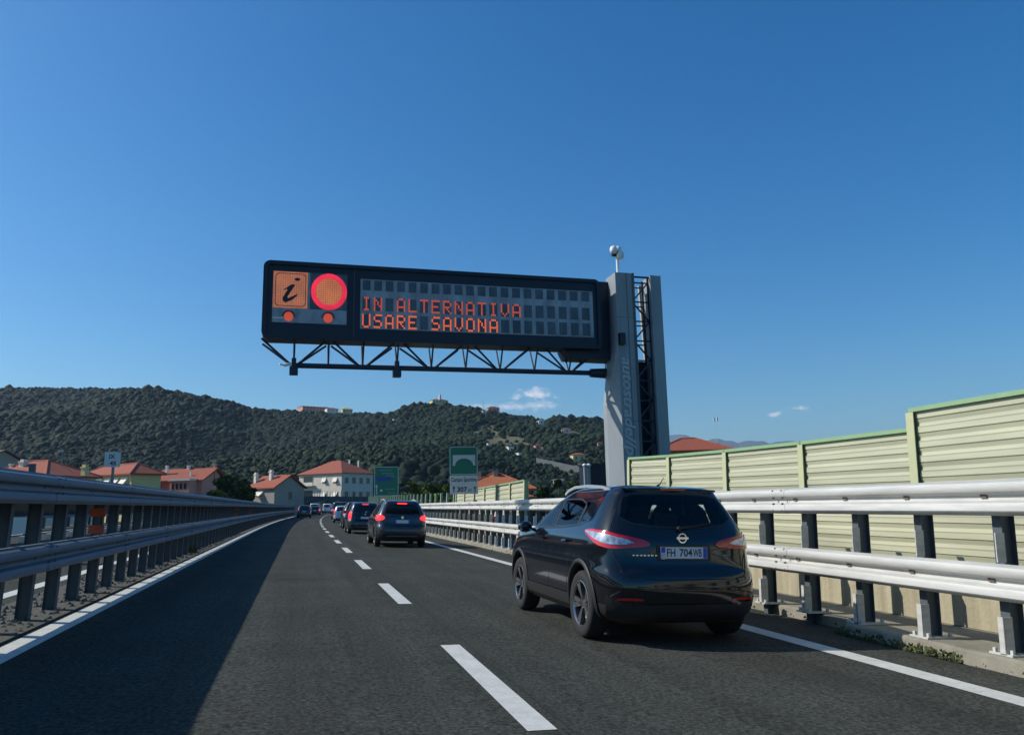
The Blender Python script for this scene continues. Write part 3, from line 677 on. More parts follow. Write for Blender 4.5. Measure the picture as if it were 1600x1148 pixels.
tx('307', 722, 764.2, 15.5, 8, SY, wp2, M_BLACK, bold=.03); tx('m', 734, 766, 5, 4, SY, wp2, M_BLACK)
for ax in (709, 742):
    b = MB(); b.prism([P(ax-.7, 769), P(ax+.7, 769), P(ax+.7, 762.5), P(ax+2.3, 762.5), P(ax, 758.8), P(ax-2.3, 762.5), P(ax-.7, 762.5)], SY-.026, SY-.021); sput(b.build('arrow', M_BLACK), wp2)
b = MB(); q = P(742, 770)[0]; b.tube((q, SY+.06, -.1), (q, SY+.06, P(742, 700)[1]), .035, 10); b.box(q-.9, q+.1, SY+.0, SY+.03, P(742, 730)[1], P(742, 729)[1]); b.box(q-.07, q+.07, SY-.1, SY+.05, P(742, 786)[1], P(742, 781)[1]); sput(b.build('sign_post', M_SBACK))
# large direction sign farther on
DY = 78.; PD = plane(DY)
dg = empty('direction_sign', 'large green direction sign with blue bar standing beside the apartment block', 'road sign', loc=(PD(604, 800)[0], DY, -.5)); di = Matrix.Translation(-dg.location)
def dput(o, par=None): o.parent = par or dg; o.matrix_parent_inverse = I4 if par else di; return o
dp = sgn_rect(PD, 584.8, 728.8, 622.6, 774.5, DY, 0, .05, M_GREEN, 'green_panel', dg, di, .12, .05)
M_SGREY = mat('faint_legend', (.16, .30, .27), .5)
b = MB()
for (x0, x1, y) in ((593, 613, 733.5), (597, 614, 738.5), (603, 616, 742.5), (602, 618, 763), (606, 617, 769)):
    xx = x0
    while xx < x1: a = PD(xx, y); c = PD(xx+1.3, y+1.8); b.box(a[0], c[0], DY-.056, DY-.051, c[1], a[1]); xx += 2.0
dput(b.build('faint_lettering', M_SGREY), dp)
b = MB(); a = PD(588, 744.5); c = PD(611, 751); b.box(a[0], c[0], DY-.056, DY-.051, c[1], a[1]); dput(b.build('blue_bar', mat('sign_blue', (.01, .07, .25), .5)), dp)
b = MB(); b.prism([PD(587.8, 772), PD(589.0, 772), PD(589.0, 761), PD(590.6, 761), PD(588.4, 756), PD(586.3, 761), PD(587.8, 761)], DY-.056, DY-.051); a = PD(594, 764.5); c = PD(597.5, 767.5); b.box(a[0], c[0], DY-.056, DY-.051, c[1], a[1]); dput(b.build('arrow', M_SWHITE), dp)
b = MB()
for x in (592, 615): q = PD(x, 770); b.tube((q[0], DY+.1, -4.5), (q[0], DY+.1, q[1]+2.4), .09, 8)
dput(b.build('sign_posts', M_SBACK))
# kilometre sign on the left
KY = 44.; PK = plane(KY)
kg = empty('kilometre_sign', 'small white kilometre sign on a pole above the left barrier', 'road sign', loc=(PK(176, 800)[0], KY, -.5)); ki = Matrix.Translation(-kg.location)
def kput(o, par=None): o.parent = par or kg; o.matrix_parent_inverse = I4 if par else ki; return o
kp = sgn_rect(PK, 164.3, 706, 187.6, 729.3, KY, 0, .03, M_SWHITE, 'white_panel', kg, ki, .03)
tx('IX', 175.5, 713, 9, 6.5, KY, kp, M_BLACK, P=PK, d=.034, bold=.03, put=kput); tx('45', 176.5, 723.5, 10, 6.5, KY, kp, M_BLACK, P=PK, d=.034, bold=.03, put=kput)
b = MB(); q = PK(176.5, 728); b.box(q[0]-.06, q[0]+.06, KY+.0, KY+.1, -1, q[1]+.8); kput(b.build('pole', M_SBACK))
# equipment cabinet and two capped vent pipes by the pylon
b = MB(); a = px(921, 726, 29); c = px(956, 760, 29); b.box(a[0], c[0]+.4, 29, 30.2, -4.5, a[1]); b.box(a[0]-.05, c[0]+.45, 28.95, 30.25, a[1], a[1]+.05)
tag(b.build('equipment_cabinet', M_DARKM), 'dark equipment cabinet at the foot of the gantry pylon', 'cabinet')
for xx in (913.5, 920):
    q = px(xx, 727, 28.6); o = empty('vent_pipe', 'pale vent pipe with a white round cap, %s of the pair by the dark cabinet' % ('left' if xx < 915 else 'right'), 'pipe', 'capped vent pipes by the cabinet', loc=(q[0], 28.6, -4.5))
    b = MB(); b.tube((0, 0, 0), (0, 0, q[1]+4.5), .055, 10); b.build('pipe', M_PYL, o)
    b = MB(); b.lathe([(.0, .08), (.06, .07), (.09, .03), (.09, -.02), (.05, -.03)], 14, 'z'); q2 = b.build('cap', M_WHITE, o, smooth=True); q2.location = (0, 0, q[1]+4.5)
# ================================================================== CARS
def paint(name, col, metal=.3, rough=.25):
    return mat(name, col, rough, metal, coat=1.0, spec=.5)
def pchip(xs, ys, q):
    h = np.diff(xs); d = np.diff(ys)/h; m = np.zeros(len(xs)); m[0] = d[0]; m[-1] = d[-1]
    for i in range(1, len(xs)-1):
        if d[i-1]*d[i] > 0: w1 = 2*h[i]+h[i-1]; w2 = h[i]+2*h[i-1]; m[i] = (w1+w2)/(w1/d[i-1]+w2/d[i])
    q = np.clip(q, xs[0], xs[-1]); i = np.clip(np.searchsorted(xs, q)-1, 0, len(h)-1); t = (q-xs[i])/h[i]
    return ys[i]*(2*t**3-3*t**2+1)+h[i]*m[i]*(t**3-2*t**2+t)+ys[i+1]*(-2*t**3+3*t**2)+h[i]*m[i+1]*(t**3-t**2)
# (z, y of the tail, y of the nose, half width)
CROSSOVER = [(.22, -2.02, 2.02, .78), (.30, -2.12, 2.12, .86), (.42, -2.17, 2.17, .885), (.55, -2.185, 2.19, .895), (.68, -2.16, 2.18, .902), (.76, -2.10, 2.14, .902),
 (.86, -2.075, 2.05, .895), (.96, -2.06, 1.75, .885), (1.02, -2.045, 1.25, .872), (1.08, -2.02, 1.00, .850), (1.16, -1.975, .82, .815), (1.28, -1.90, .57, .755),
 (1.40, -1.81, .30, .690), (1.47, -1.77, .12, .640), (1.52, -1.76, -.05, .595), (1.555, -1.68, -.20, .53), (1.575, -1.50, -.35, .44), (1.588, -1.2, -.5, .28), (1.592, -.95, -.65, .10)]
HATCH = [(.20, -1.95, 1.95, .74), (.30, -2.03, 2.03, .82), (.45, -2.06, 2.07, .85), (.60, -2.05, 2.06, .86), (.74, -2.02, 2.03, .86), (.84, -1.99, 1.92, .85),
 (.92, -1.97, 1.55, .84), (.98, -1.95, 1.15, .825), (1.06, -1.90, .9, .79), (1.20, -1.80, .60, .72), (1.34, -1.68, .28, .65), (1.42, -1.62, .08, .60),
 (1.47, -1.55, -.12, .53), (1.50, -1.38, -.3, .42), (1.515, -1.1, -.45, .26), (1.52, -.9, -.6, .10)]
MPV = [(.22, -2.02, 2.02, .76), (.32, -2.08, 2.1, .84), (.46, -2.10, 2.12, .87), (.62, -2.09, 2.11, .88), (.78, -2.06, 2.06, .88), (.92, -2.04, 1.85, .87),
 (1.02, -2.02, 1.45, .86), (1.10, -1.99, 1.2, .835), (1.24, -1.95, .95, .79), (1.42, -1.88, .65, .73), (1.56, -1.80, .42, .68), (1.63, -1.72, .28, .62), (1.67, -1.55, .1, .5), (1.69, -1.25, -.1, .3), (1.695, -1., -.3, .1)]
VAN = [(.25, -2.3, 2.3, .82), (.35, -2.36, 2.38, .90), (.55, -2.38, 2.4, .93), (.8, -2.37, 2.35, .94), (1.0, -2.36, 2.15, .94), (1.15, -2.35, 1.75, .93),
 (1.3, -2.34, 1.55, .91), (1.55, -2.32, 1.25, .88), (1.8, -2.28, .95, .84), (1.92, -2.22, .8, .78), (1.97, -2.1, .6, .66), (1.99, -1.8, .3, .45), (2.0, -1.4, 0, .15)]
PA, PB = 5.5, 12.0
class Shape:
    def __init__(s, prof):
        P_ = np.array(prof); s.zs = P_[:, 0]; t = np.arange(len(P_)); s.t = t.astype(float); s.P = P_
        tt = np.linspace(0, len(P_)-1, 400); s.Z = pchip(s.t, P_[:, 0], tt); s.YR = pchip(s.t, P_[:, 1], tt); s.YF = pchip(s.t, P_[:, 2], tt); s.W = pchip(s.t, P_[:, 3], tt)
    def lv(s, z): return np.interp(z, s.Z, s.YR), np.interp(z, s.Z, s.YF), np.interp(z, s.Z, s.W)
    def rear(s, u, z):                         # u = x / half width
        yr, yf, w_ = s.lv(z); L = (yf-yr)/2; cy = (yf+yr)/2
        return (u*w_, cy-L*(1-min(abs(u), 1)**PA)**(1/PB), z)
    def front(s, u, z):
        yr, yf, w_ = s.lv(z); L = (yf-yr)/2; cy = (yf+yr)/2
        return (u*w_, cy+L*(1-min(abs(u), 1)**PA)**(1/PB), z)
    def side(s, y, z, sg):
        yr, yf, w_ = s.lv(z); L = (yf-yr)/2; cy = (yf+yr)/2; v = min(abs((y-cy)/L), .9999)
        return (sg*w_*(1-v**PB)**(1/PA), y, z)
    def pt(s, c, z):
        if c[0] == 'r': return s.rear(c[1], z)
        if c[0] == 'f': return s.front(c[1], z)
        return s.side(c[1], z, c[2])
def loft_body(sh, nz=54, hole=None, res=1):
    us = [0, .14, .28, .42, .55, .66, .75, .82, .88, .92]; vs_ = [.80, .72, .62, .5, .38, .26, .13, 0]
    if res == 0: us = [0, .3, .55, .75, .9]; vs_ = [.72, .4, 0]
    q = []
    ring = []
    # one quadrant as (u or v) then mirrored
    Q = [('u', a) for a in us]+[('v', a) for a in vs_]
    def pos(k, a, sx_, sy_): return (k, a, sx_, sy_)
    ring += [pos(k, a, 1, -1) for k, a in Q]; ring += [pos(k, a, 1, 1) for k, a in reversed(Q[:-1])]
    ring += [pos(k, a, -1, 1) for k, a in Q[1:]]; ring += [pos(k, a, -1, -1) for k, a in reversed(Q[1:-1])]
    tt = np.linspace(0, 399, nz).astype(int); b = MB(); n = len(ring)
    for i in tt:
        z, yr, yf, w_ = sh.Z[i], sh.YR[i], sh.YF[i], sh.W[i]; L = (yf-yr)/2; cy = (yf+yr)/2
        for k, a, sx_, sy_ in ring:
            if k == 'u': x = a*w_; y = L*(1-a**PA)**(1/PB)
            else: y = a*L; x = w_*(1-a**PB)**(1/PA)
            b.v.append((sx_*x, cy+sy_*y, z))
    fs = [(j*n+i, j*n+(i+1) % n, (j+1)*n+(i+1) % n, (j+1)*n+i) for j in range(nz-1) for i in range(n)]
    fs += [tuple(range(n-1, -1, -1)), tuple((nz-1)*n+i for i in range(n))]
    b.f = fs; b.m = [0]*len(fs)
    return b
def patch(sh, cols, zlo, zhi, nz=8, offs=.004, border=0., ez=None):
    """grid laid on the body surface; cols = column positions, zlo/zhi = lower and upper edge of every column"""
    b = MB(); n = len(cols); rows = [0]+([.06] if border else [])+[border+(1-2*border)*k/nz for k in range(nz+1)][(1 if not border else 0):(nz if not border else nz+1)]+([.94] if border else [])+[1]
    rows = sorted(set(round(r, 4) for r in rows)); m = len(rows)
    G = [[Vector(sh.pt(c, lo+(hi-lo)*r)) for c, lo, hi in zip(cols, zlo, zhi)] for r in rows]
    vs = []
    for j in range(m):
        for i in range(n):
            a = G[j][min(i+1, n-1)]-G[j][max(i-1, 0)]; c = G[min(j+1, m-1)][i]-G[max(j-1, 0)][i]; nn = a.cross(c)
            p = G[j][i]; o_ = Vector((p.x, p.y*.4, .15))
            if nn.length < 1e-9: nn = o_
            nn.normalize()
            if nn.dot(o_) < 0: nn = -nn
            vs.append(p+nn*offs)
    b.v = [tuple(v) for v in vs]; 
    for j in range(m-1):
        for i in range(n-1):
            b.f.append((j*n+i, j*n+i+1, (j+1)*n+i+1, (j+1)*n+i)); b.m.append(1 if border and (j == 0 or j == m-2 or i == 0 or i == n-2) else 0)
    return b
def R_(us): return [('r', u) for u in us]
def S_(ys, sg): return [('s', y, sg) for y in ys]
def wheel(r, wd, sg, spokes=5, hi=True):
    b = MB(); h = wd/2
    b.lathe([(r*.66, -h*.9), (r*.80, -h), (r*.93, -h*.96), (r*.985, -h*.75), (r, -h*.4), (r, h*.4), (r*.985, h*.75), (r*.93, h*.96), (r*.80, h), (r*.66, h*.9)], 40 if hi else 20)
    ty = b.build('tyre', M_TYRE, smooth=True, angle=50)
    b = MB(); b.lathe([(r*.60, h*.35*sg*-1), (r*.67, h*.8*sg), (r*.70, h*.92*sg), (r*.665, h*.95*sg), (r*.63, h*.8*sg), (r*.60, h*.2*sg), (.05, h*.1*sg), (.001, h*.1*sg)], 40 if hi else 16)
    b.m = [1 if (i % 7) >= 4 else 0 for i in range(len(b.f))]
    if hi:
        b.mi = 0
        for k in range(spokes):
            for da in (-.17, .17):
                t = 2*PI*k/spokes; t2 = t+da
                p0 = Vector((h*.50*sg, math.cos(t)*.05, math.sin(t)*.05)); p1 = Vector((h*.72*sg, math.cos(t2)*r*.655, math.sin(t2)*r*.655)); b.bar(p0, p1, .030, .05)
        b.lathe([(.0, h*.62*sg), (.045, h*.6*sg), (.06, h*.45*sg), (.06, h*.1*sg)], 16)
    ri = b.build('rim', [M_RIM, M_RIMD], smooth=True, angle=35); ri.parent = ty
    return ty
def wheels(root, r, wd, yr, yf, tr, hi):
    out = []
    for nm, y in (('rear', yr), ('front', yf)):
        for sg in (-1, 1):
            t = wheel(r, wd, sg, hi=hi); t.parent = root; t.location = (sg*tr, y, r); t.name = 'wheel'; t.data.name = 'tyre'
            t.rotation_euler = (random.uniform(0, 1.2), 0, 0)
def shell(sh, root, body_m, r, yr, yf, holes=None, res=1, nz=54):
    bo = loft_body(sh, nz, res=res).build('body', [body_m, M_PLAST], root, smooth=True)
    bpy.context.view_layer.update()
    cuts = []
    c = MB()
    for y in (yr, yf):
        for sg in (-1, 1):
            x0, x1 = (.58, 1.3) if sg > 0 else (-1.3, -.58); c.tube((x0, y, r+.01), (x1, y, r+.01), r*1.17, 40 if res else 20)
    co = c.build('cutter', body_m); md = bo.modifiers.new('wells', 'BOOLEAN'); md.operation = 'DIFFERENCE'; md.solver = 'EXACT'; md.object = co; co.parent = root
    bpy.context.view_layer.update()
    dg_ = bpy.context.evaluated_depsgraph_get(); me = bpy.data.meshes.new_from_object(bo.evaluated_get(dg_)); bo.modifiers.clear(); bo.data = me; me.name = 'body'
    bpy.data.objects.remove(co)
    bm = bmesh.new(); bm.from_mesh(me)
    rm = []
    for f in bm.faces:
        p = f.calc_center_median()
        inwell = any(math.hypot(p.y-y, p.z-r-.01) < r*1.165 for y in (yr, yf)) and abs(p.x) < .895
        if p.z < sh.zs[0]+.17 or (inwell): f.material_index = 1
        if inwell: f.smooth = False
        if holes and holes(p, f.normal): rm.append(f)
    bmesh.ops.delete(bm, geom=rm, context='FACES'); bm.to_mesh(me); bm.free()
    me.set_sharp_from_angle(angle=math.radians(40))
    return bo
def arch_trim(sh, r, y, sg, root, rr=1.17, wd=.045):
    b = MB(); n = 30; vs = []
    for i in range(n+1):
        t = -.25+(PI+.5)*i/n; 
        for q, o_ in ((r*rr-.004, .012), (r*rr+.02, .022), (r*rr+wd, .006)):
            yy = y+q*math.cos(t); zz = max(r+.01+q*math.sin(t), sh.zs[0]+.01); p = sh.side(yy, zz, sg); vs.append((p[0]+sg*o_, yy, zz))
        yy = y+(r*rr-.004)*math.cos(t); zz = max(r+.01+(r*rr-.004)*math.sin(t), sh.zs[0]+.01); p = sh.side(yy, zz, sg); vs.append((p[0]-sg*.06, yy, zz))
    b.add(vs, [(4*i+a, 4*i+c, 4*i+4+c, 4*i+4+a) for i in range(n) for a, c in ((0, 1), (1, 2), (3, 0))])
    return b.build('arch_trim', M_PLAST, root, smooth=True)
def seam(sh, pts, r=.004, offs=.001, name='seam', m=None, root=None):
    b = MB(); P_ = [Vector(sh.pt(c, z)) for c, z in pts]
    for a, c in zip(P_[:-1], P_[1:]): b.tube(a, c, r, 6, cap=False)
    return b.build(name, m or M_BLACK, root)

# ---- the near black crossover
def near_car():
    sh = Shape(CROSSOVER); root = empty('parked_car'.replace('parked_', ''), 'glossy black crossover with silver roof rails, nearest car in the right lane', 'car')
    PT = paint('black_car_paint', (.006, .007, .010), .0, .12); PT.node_tree.nodes['Principled BSDF'].inputs['Coat Roughness'].default_value = .05; PT.node_tree.nodes['Principled BSDF'].inputs['Specular IOR Level'].default_value = .25; rr_, yr, yf = .345, -1.36, 1.30
    glz = {}
    # window outlines
    ru = [-.86, -.82, -.66, -.4, -.2, 0, .2, .4, .66, .82, .86]
    rlo = [1.30, 1.23, 1.165, 1.14, 1.13, 1.125, 1.13, 1.14, 1.165, 1.23, 1.30]; rhi = [1.40, 1.455, 1.485, 1.495, 1.50, 1.50, 1.50, 1.495, 1.485, 1.455, 1.40]
    def inside(p, n):
        if n.z > .85 or p.z < 1.07 or p.z > 1.51: return False
        yr_, yf_, w_ = sh.lv(p.z); u = p.x/w_
        if p.y < -1.5 and abs(u) < .78: return np.interp(u, ru, rlo)+.035 < p.z < np.interp(u, ru, rhi)-.02
        if p.y > .2 and abs(u) < .78 and abs(n.y) > .3: return 1.12 < p.z < 1.44
        if abs(n.x) > .5 and -1.15 < p.y < .5: return 1.15 < p.z < 1.39 and abs(p.y+.10) > .09
        return False
    bo = shell(sh, root, PT, rr_, yr, yf, inside, nz=90)
    wheels(root, rr_, .225, yr, yf, .785, True)
    for y in (yr, yf):
        for sg in (-1, 1): arch_trim(sh, rr_, y, sg, root)
    g = patch(sh, R_(ru), rlo, rhi, 8, .004, .08).build('rear_window', [M_GLASS, M_BLACK], root, smooth=True)
    b = patch(sh, [('f', u) for u in (-.84, -.8, -.5, -.25, 0, .25, .5, .8, .84)], [1.09]*9, [1.45]*9, 6, .004, .08).build('windscreen', [M_GLASS, M_BLACK], root, smooth=True)
    for sg in (-1, 1):
        ys_ = [-.12, -.07, .1, .3, .5, .68, .78]; hi = [1.43, 1.43, 1.41, 1.34, 1.25, 1.16, 1.125]; lo = [1.105, 1.105, 1.10, 1.095, 1.09, 1.085, 1.08]
        patch(sh, S_(ys_, sg), lo, hi, 6, .003, .1).build('side_window', [M_GLASS, M_BLACK], root, smooth=True)
        ys_ = [-1.10, -1.03, -.8, -.6, -.4, -.2, -.15]; hi = [1.34, 1.385, 1.43, 1.44, 1.44, 1.435, 1.43]; lo = [1.15, 1.14, 1.125, 1.118, 1.112, 1.107, 1.105]
        patch(sh, S_(ys_, sg), lo, hi, 6, .003, .1).build('side_window', [M_GLASS, M_BLACK], root, smooth=True)
        ys_ = [-1.42, -1.34, -1.24, -1.16]; hi = [1.27, 1.30, 1.335, 1.35]; lo = [1.22, 1.20, 1.175, 1.165]
        patch(sh, S_(ys_, sg), lo, hi, 4, .003).build('quarter_window', [M_GLASSD, M_BLACK], root, smooth=True)
        seam(sh, [(('s', y, sg), z) for y, z in ((.82, 1.072), (.4, 1.085), (0, 1.095), (-.5, 1.108), (-1.1, 1.145), (-1.4, 1.205))], .008, name='window_trim', m=M_CHROME, root=root)
        seam(sh, [(('s', y, sg), z) for y, z in ((-.13, 1.44), (-.13, 1.1), (-.14, .8), (-.13, .5), (-.12, .36))], name='door_gap', root=root)
        seam(sh, [(('s', y, sg), z) for y, z in ((-1.13, 1.15), (-1.08, .95), (-.95, .75), (-.86, .55), (-.86, .38), (.8, .36), (.86, .6), (.84, 1.05))], name='door_gap', root=root)
        for y in (-.82, .12):
            b = MB(); p = sh.side(y, .97, sg); b.tube((p[0]+sg*.03, y-.09, .975), (p[0]+sg*.03, y+.09, .965), .013, 8); b.tube((p[0]-.0, y-.09, .975), (p[0]+sg*.03, y-.09, .975), .012, 6); b.tube((p[0], y+.09, .965), (p[0]+sg*.03, y+.09, .965), .012, 6); b.build('door_handle', PT, root, smooth=True, angle=40)
        # mirror
        b = MB(); b.lathe([(0, -.11), (.05, -.10), (.085, -.05), (.09, .03), (.07, .09), (0, .115)], 16); o = b.build('mirror', PT, root, smooth=True); o.scale = (.85, .7, .75); o.location = (sg*.98, .70, 1.09)
        b = MB(); b.box(-.085, .085, -.062, -.055, -.055, .055); q = b.build('mirror_glass', M_CHROME, o); b = MB(); b.tube((-sg*.18, .02, -.05), (-sg*.05, 0, -.03), .025, 8); b.build('mirror_arm', M_PLAST, o)
        # roof rail
        b = MB(); pts = [(-1.55, 1.49), (-1.45, 1.53), (-1.2, 1.565), (-.7, 1.588), (-.2, 1.58), (.05, 1.545), (.15, 1.50)]
        P_ = [Vector((sg*(.575 if 0 < i < 6 else .585), y, z-.008)) for i, (y, z) in enumerate(pts)]
        for a, c in zip(P_[:-1], P_[1:]): b.bar(a, c, .028, .032)
        b.build('roof_rail', M_ALU, root, smooth=True, angle=45)
        # lamps: red surround with a clear centre, running round the corner
        cols = S_([-1.42, -1.52, -1.63, -1.73], sg)+[('r', sg*u) for u in (.955, .90, .82, .72, .62, .54, .47, .42)]
        lo = [1.075, 1.05, 1.02, .985, .955, .935, .93, .935, .94, .945, .95, .965]; hi = [1.10, 1.11, 1.11, 1.105, 1.10, 1.09, 1.07, 1.055, 1.04, 1.025, 1.01, .985]
        lamp = patch(sh, cols, lo, hi, 5, .012, 0).build('tail_light', M_RED, root, smooth=True)
        lo2 = [1.088, 1.07, 1.045, 1.02, .995, .975, .968, .97, .975, .98]; hi2 = [1.092, 1.09, 1.088, 1.082, 1.075, 1.062, 1.042, 1.025, 1.0, .985]
        q = patch(sh, cols[:9], lo2[:8]+[.985], hi2[:8]+[.995], 3, .017).build('clear_lens', M_CLEAR, lamp, smooth=True)
        patch(sh, [('r', sg*u) for u in (.84, .75, .65, .56)], [.445]*4, [.462, .47, .47, .462], 2, .008).build('reflector', M_RED, root)
        b = MB(); p = sh.side(-1.0, .4, sg)
        patch(sh, S_([-.92, -.5, 0, .5, .9], sg), [.30]*5, [.42]*5, 3, .012).build('sill_trim', M_PLAST, root, smooth=True)
    # tailgate details
    seam(sh, [(('r', u), z) for u, z in ((-.88, 1.32), (-.90, 1.14), (-.84, .90), (-.76, .70), (-.70, .66), (-.4, .645), (0, .64), (.4, .645), (.70, .66), (.76, .70), (.84, .90), (.90, 1.14), (.88, 1.32))], .006, name='tailgate_gap', root=root)
    seam(sh, [(('r', u), z) for u, z in ((-.9, .585), (-.6, .575), (0, .57), (.6, .575), (.9, .585))], .005, name='bumper_crease', root=root)
    patch(sh, R_([-.93, -.8, -.5, 0, .5, .8, .93]), [.25]*7, [.50, .43, .41, .41, .41, .43, .50], 4, .014).build('bumper_skirt', M_PLAST, root, smooth=True)
    b = patch(sh, R_([-.34, -.33, -.1, .1, .33, .34]), [.85, .815, .815, .815, .815, .85], [.94, .975, .98, .98, .975, .94], 4, .006); b.build('plate_recess', M_PLAST, root, smooth=True)
    # spoiler with the high brake light
    b = MB(); us_ = [-.86, -.7, -.4, 0, .4, .7, .86]; vs = []
    for u in us_:
        p = sh.rear(u, 1.50); vs += [(p[0], p[1]+.18, 1.545+.02*(1-abs(u))), (p[0], p[1]-.06, 1.535+.012*(1-abs(u))), (p[0], p[1]-.07, 1.518+.01*(1-abs(u))), (p[0], p[1]+.05, 1.50)]
    b.add(vs, [(4*i+k, 4*i+(k+1) % 4, 4*i+4+(k+1) % 4, 4*i+4+k) for i in range(6) for k in range(4)]); sp = b.build('spoiler', PT, root, smooth=True, angle=50)
    b = MB(); p = sh.rear(0, 1.5); b.box(-.14, .14, p[1]-.078, p[1]-.068, 1.524, 1.537); b.build('high_brake_light', M_RED, sp)
    b = MB(); b.tube((0, -1.45, 1.57), (0, -1.60, 1.66), .007, 6, .004); b.tube((0, -1.42, 1.565), (0, -1.46, 1.59), .022, 8, .01); b.build('aerial', M_BLACK, root)
    # plate
    pl = Vector(sh.rear(0, .90)); b = MB(); b.box(-.262, .262, pl.y-.022, pl.y-.010, .840, .955); pt_ = b.build('number_plate', M_PLATE, root)
    b = MB()
    for x0, x1 in ((-.258, -.215), (.215, .258)): b.box(x0, x1, pl.y-.0245, pl.y-.0225, .844, .951)
    b.build('blue_band', M_BLUE, pt_)
    b = MB()
    for z0, z1, x0, x1 in ((.838, .842, -.265, .265), (.953, .958, -.265, .265)): b.box(x0, x1, pl.y-.026, pl.y-.0225, z0, z1)
    b.build('plate_frame', M_SBACK, pt_)
    for s_, xc, wd in (('FH', -.148, .095), ('704', .018, .145), ('WB', .148, .10)):
        o = text_mesh(s_, 1, 'lettering', M_BLACK, pt_, bold=.02, extrude=.0); bb = [Vector(v) for v in o.bound_box]; W_ = max(v.x for v in bb)-min(v.x for v in bb); H_ = max(v.y for v in bb)-min(v.y for v in bb)
        o.data.transform(Matrix.Translation((-(max(v.x for v in bb)+min(v.x for v in bb))/2, -(max(v.y for v in bb)+min(v.y for v in bb))/2, 0))); o.data.transform(Matrix.Diagonal((wd/W_, .078/H_, 1, 1)))
        o.rotation_euler = (PI/2, 0, 0); o.location = (xc, pl.y-.0235, .898)
    o = text_mesh('I', .035, 'lettering', M_SWHITE, pt_, bold=.02); o.rotation_euler = (PI/2, 0, 0); o.location = (-.236, pl.y-.0255, .865)
    # round chrome emblem with a bar
    e = Vector(sh.rear(0, 1.04)); b = MB(); n = 24
    vs = [(r_*math.cos(2*PI*i/n), -d, r_*math.sin(2*PI*i/n)) for r_, d in ((.052, .0), (.050, .014), (.038, .014), (.036, 0)) for i in range(n)]
    b.add(vs, [(k*n+i, k*n+(i+1) % n, (k+1)*n+(i+1) % n, (k+1)*n+i) for k in range(3) for i in range(n)]); b.box(-.066, .066, -.016, -.002, -.011, .011)
    o = b.build('emblem', M_CHROME, root); o.location = (e.x, e.y-.004, e.z)
    b = MB()
    for k in range(7): p = sh.rear(-.62+.045*k, .87); b.box(p[0]-.011-.004*(k%2), p[0]+.011, p[1]-.008, p[1]-.002, .865, .876)
    b.build('name_badge', M_CHROME, root)
    b = MB(); p = sh.rear(.55, .87); b.box(p[0]-.05, p[0]+.03, p[1]-.014, p[1]-.002, .868, .880); b.build('green_badge', mat('badge_green', (.03, .32, .22), .4), root)
    # rear wiper
    b = MB(); p0 = Vector(sh.rear(-.02, 1.135)); p1 = Vector(sh.rear(.45, 1.19)); b.tube(p0+Vector((0, -.03, 0)), p1+Vector((0, -.025, 0)), .009, 6); b.tube(p0, p0+Vector((0, -.045, 0)), .02, 8); b.build('wiper', M_PLAST, root)
    # exhaust / underbody / cabin
    b = MB(); b.box(-.62, .62, -1.9, 1.9, .20, .34); b.tube((-.45, -1.98, .27), (-.45, -1.6, .27), .028, 10); b.tube((-.78, -1.36, .34), (.78, -1.36, .34), .035, 8); b.tube((-.78, 1.3, .34), (.78, 1.3, .34), .035, 8); b.build('underbody', M_PLAST, root)
    b = MB(); b.box(-.72, .72, -1.88, 1.15, .60, .62); b.box(-.68, .68, .72, 1.0, .7, 1.08); b.build('cabin_floor', M_INT, root)
    def seat(x, y, w_=.5, h=1.12, hr=True, m=M_SEAT):
        b = MB(); b.prism([(x-w_/2, .62), (x+w_/2, .62), (x+w_/2, h-.04), (x+w_/2-.06, h), (x-w_/2+.06, h), (x-w_/2, h-.04)], y, y+.13); o = b.build('seat', m, root)
        if hr:
            b = MB(); b.prism(rrect(x-.13, x+.13, h+.03, h+.23, .06), y+.01, y+.10); b.tube((x-.05, y+.05, h-.02), (x-.05, y+.05, h+.05), .008, 6); b.tube((x+.05, y+.05, h-.02), (x+.05, y+.05, h+.05), .008, 6); b.build('headrest', m, o)
    seat(-.36, .0, hr=True); seat(.36, .0, hr=True); seat(-.33, -.95, .56, 1.06); seat(.33, -.95, .56, 1.06)
    b = MB(); b.box(-.17, .17, .42, .45, 1.34, 1.42); b.build('inside_mirror', M_INT, root)
    return root
carA = near_car(); rframe(carA, 3.78, 9.24); carA.scale = (1, .90, 1.02)
for o in carA.children:
    if o.name.startswith('wheel'): o.rotation_euler = (0, 0, 0); o.scale = (1, 1/.90, 1/1.02)

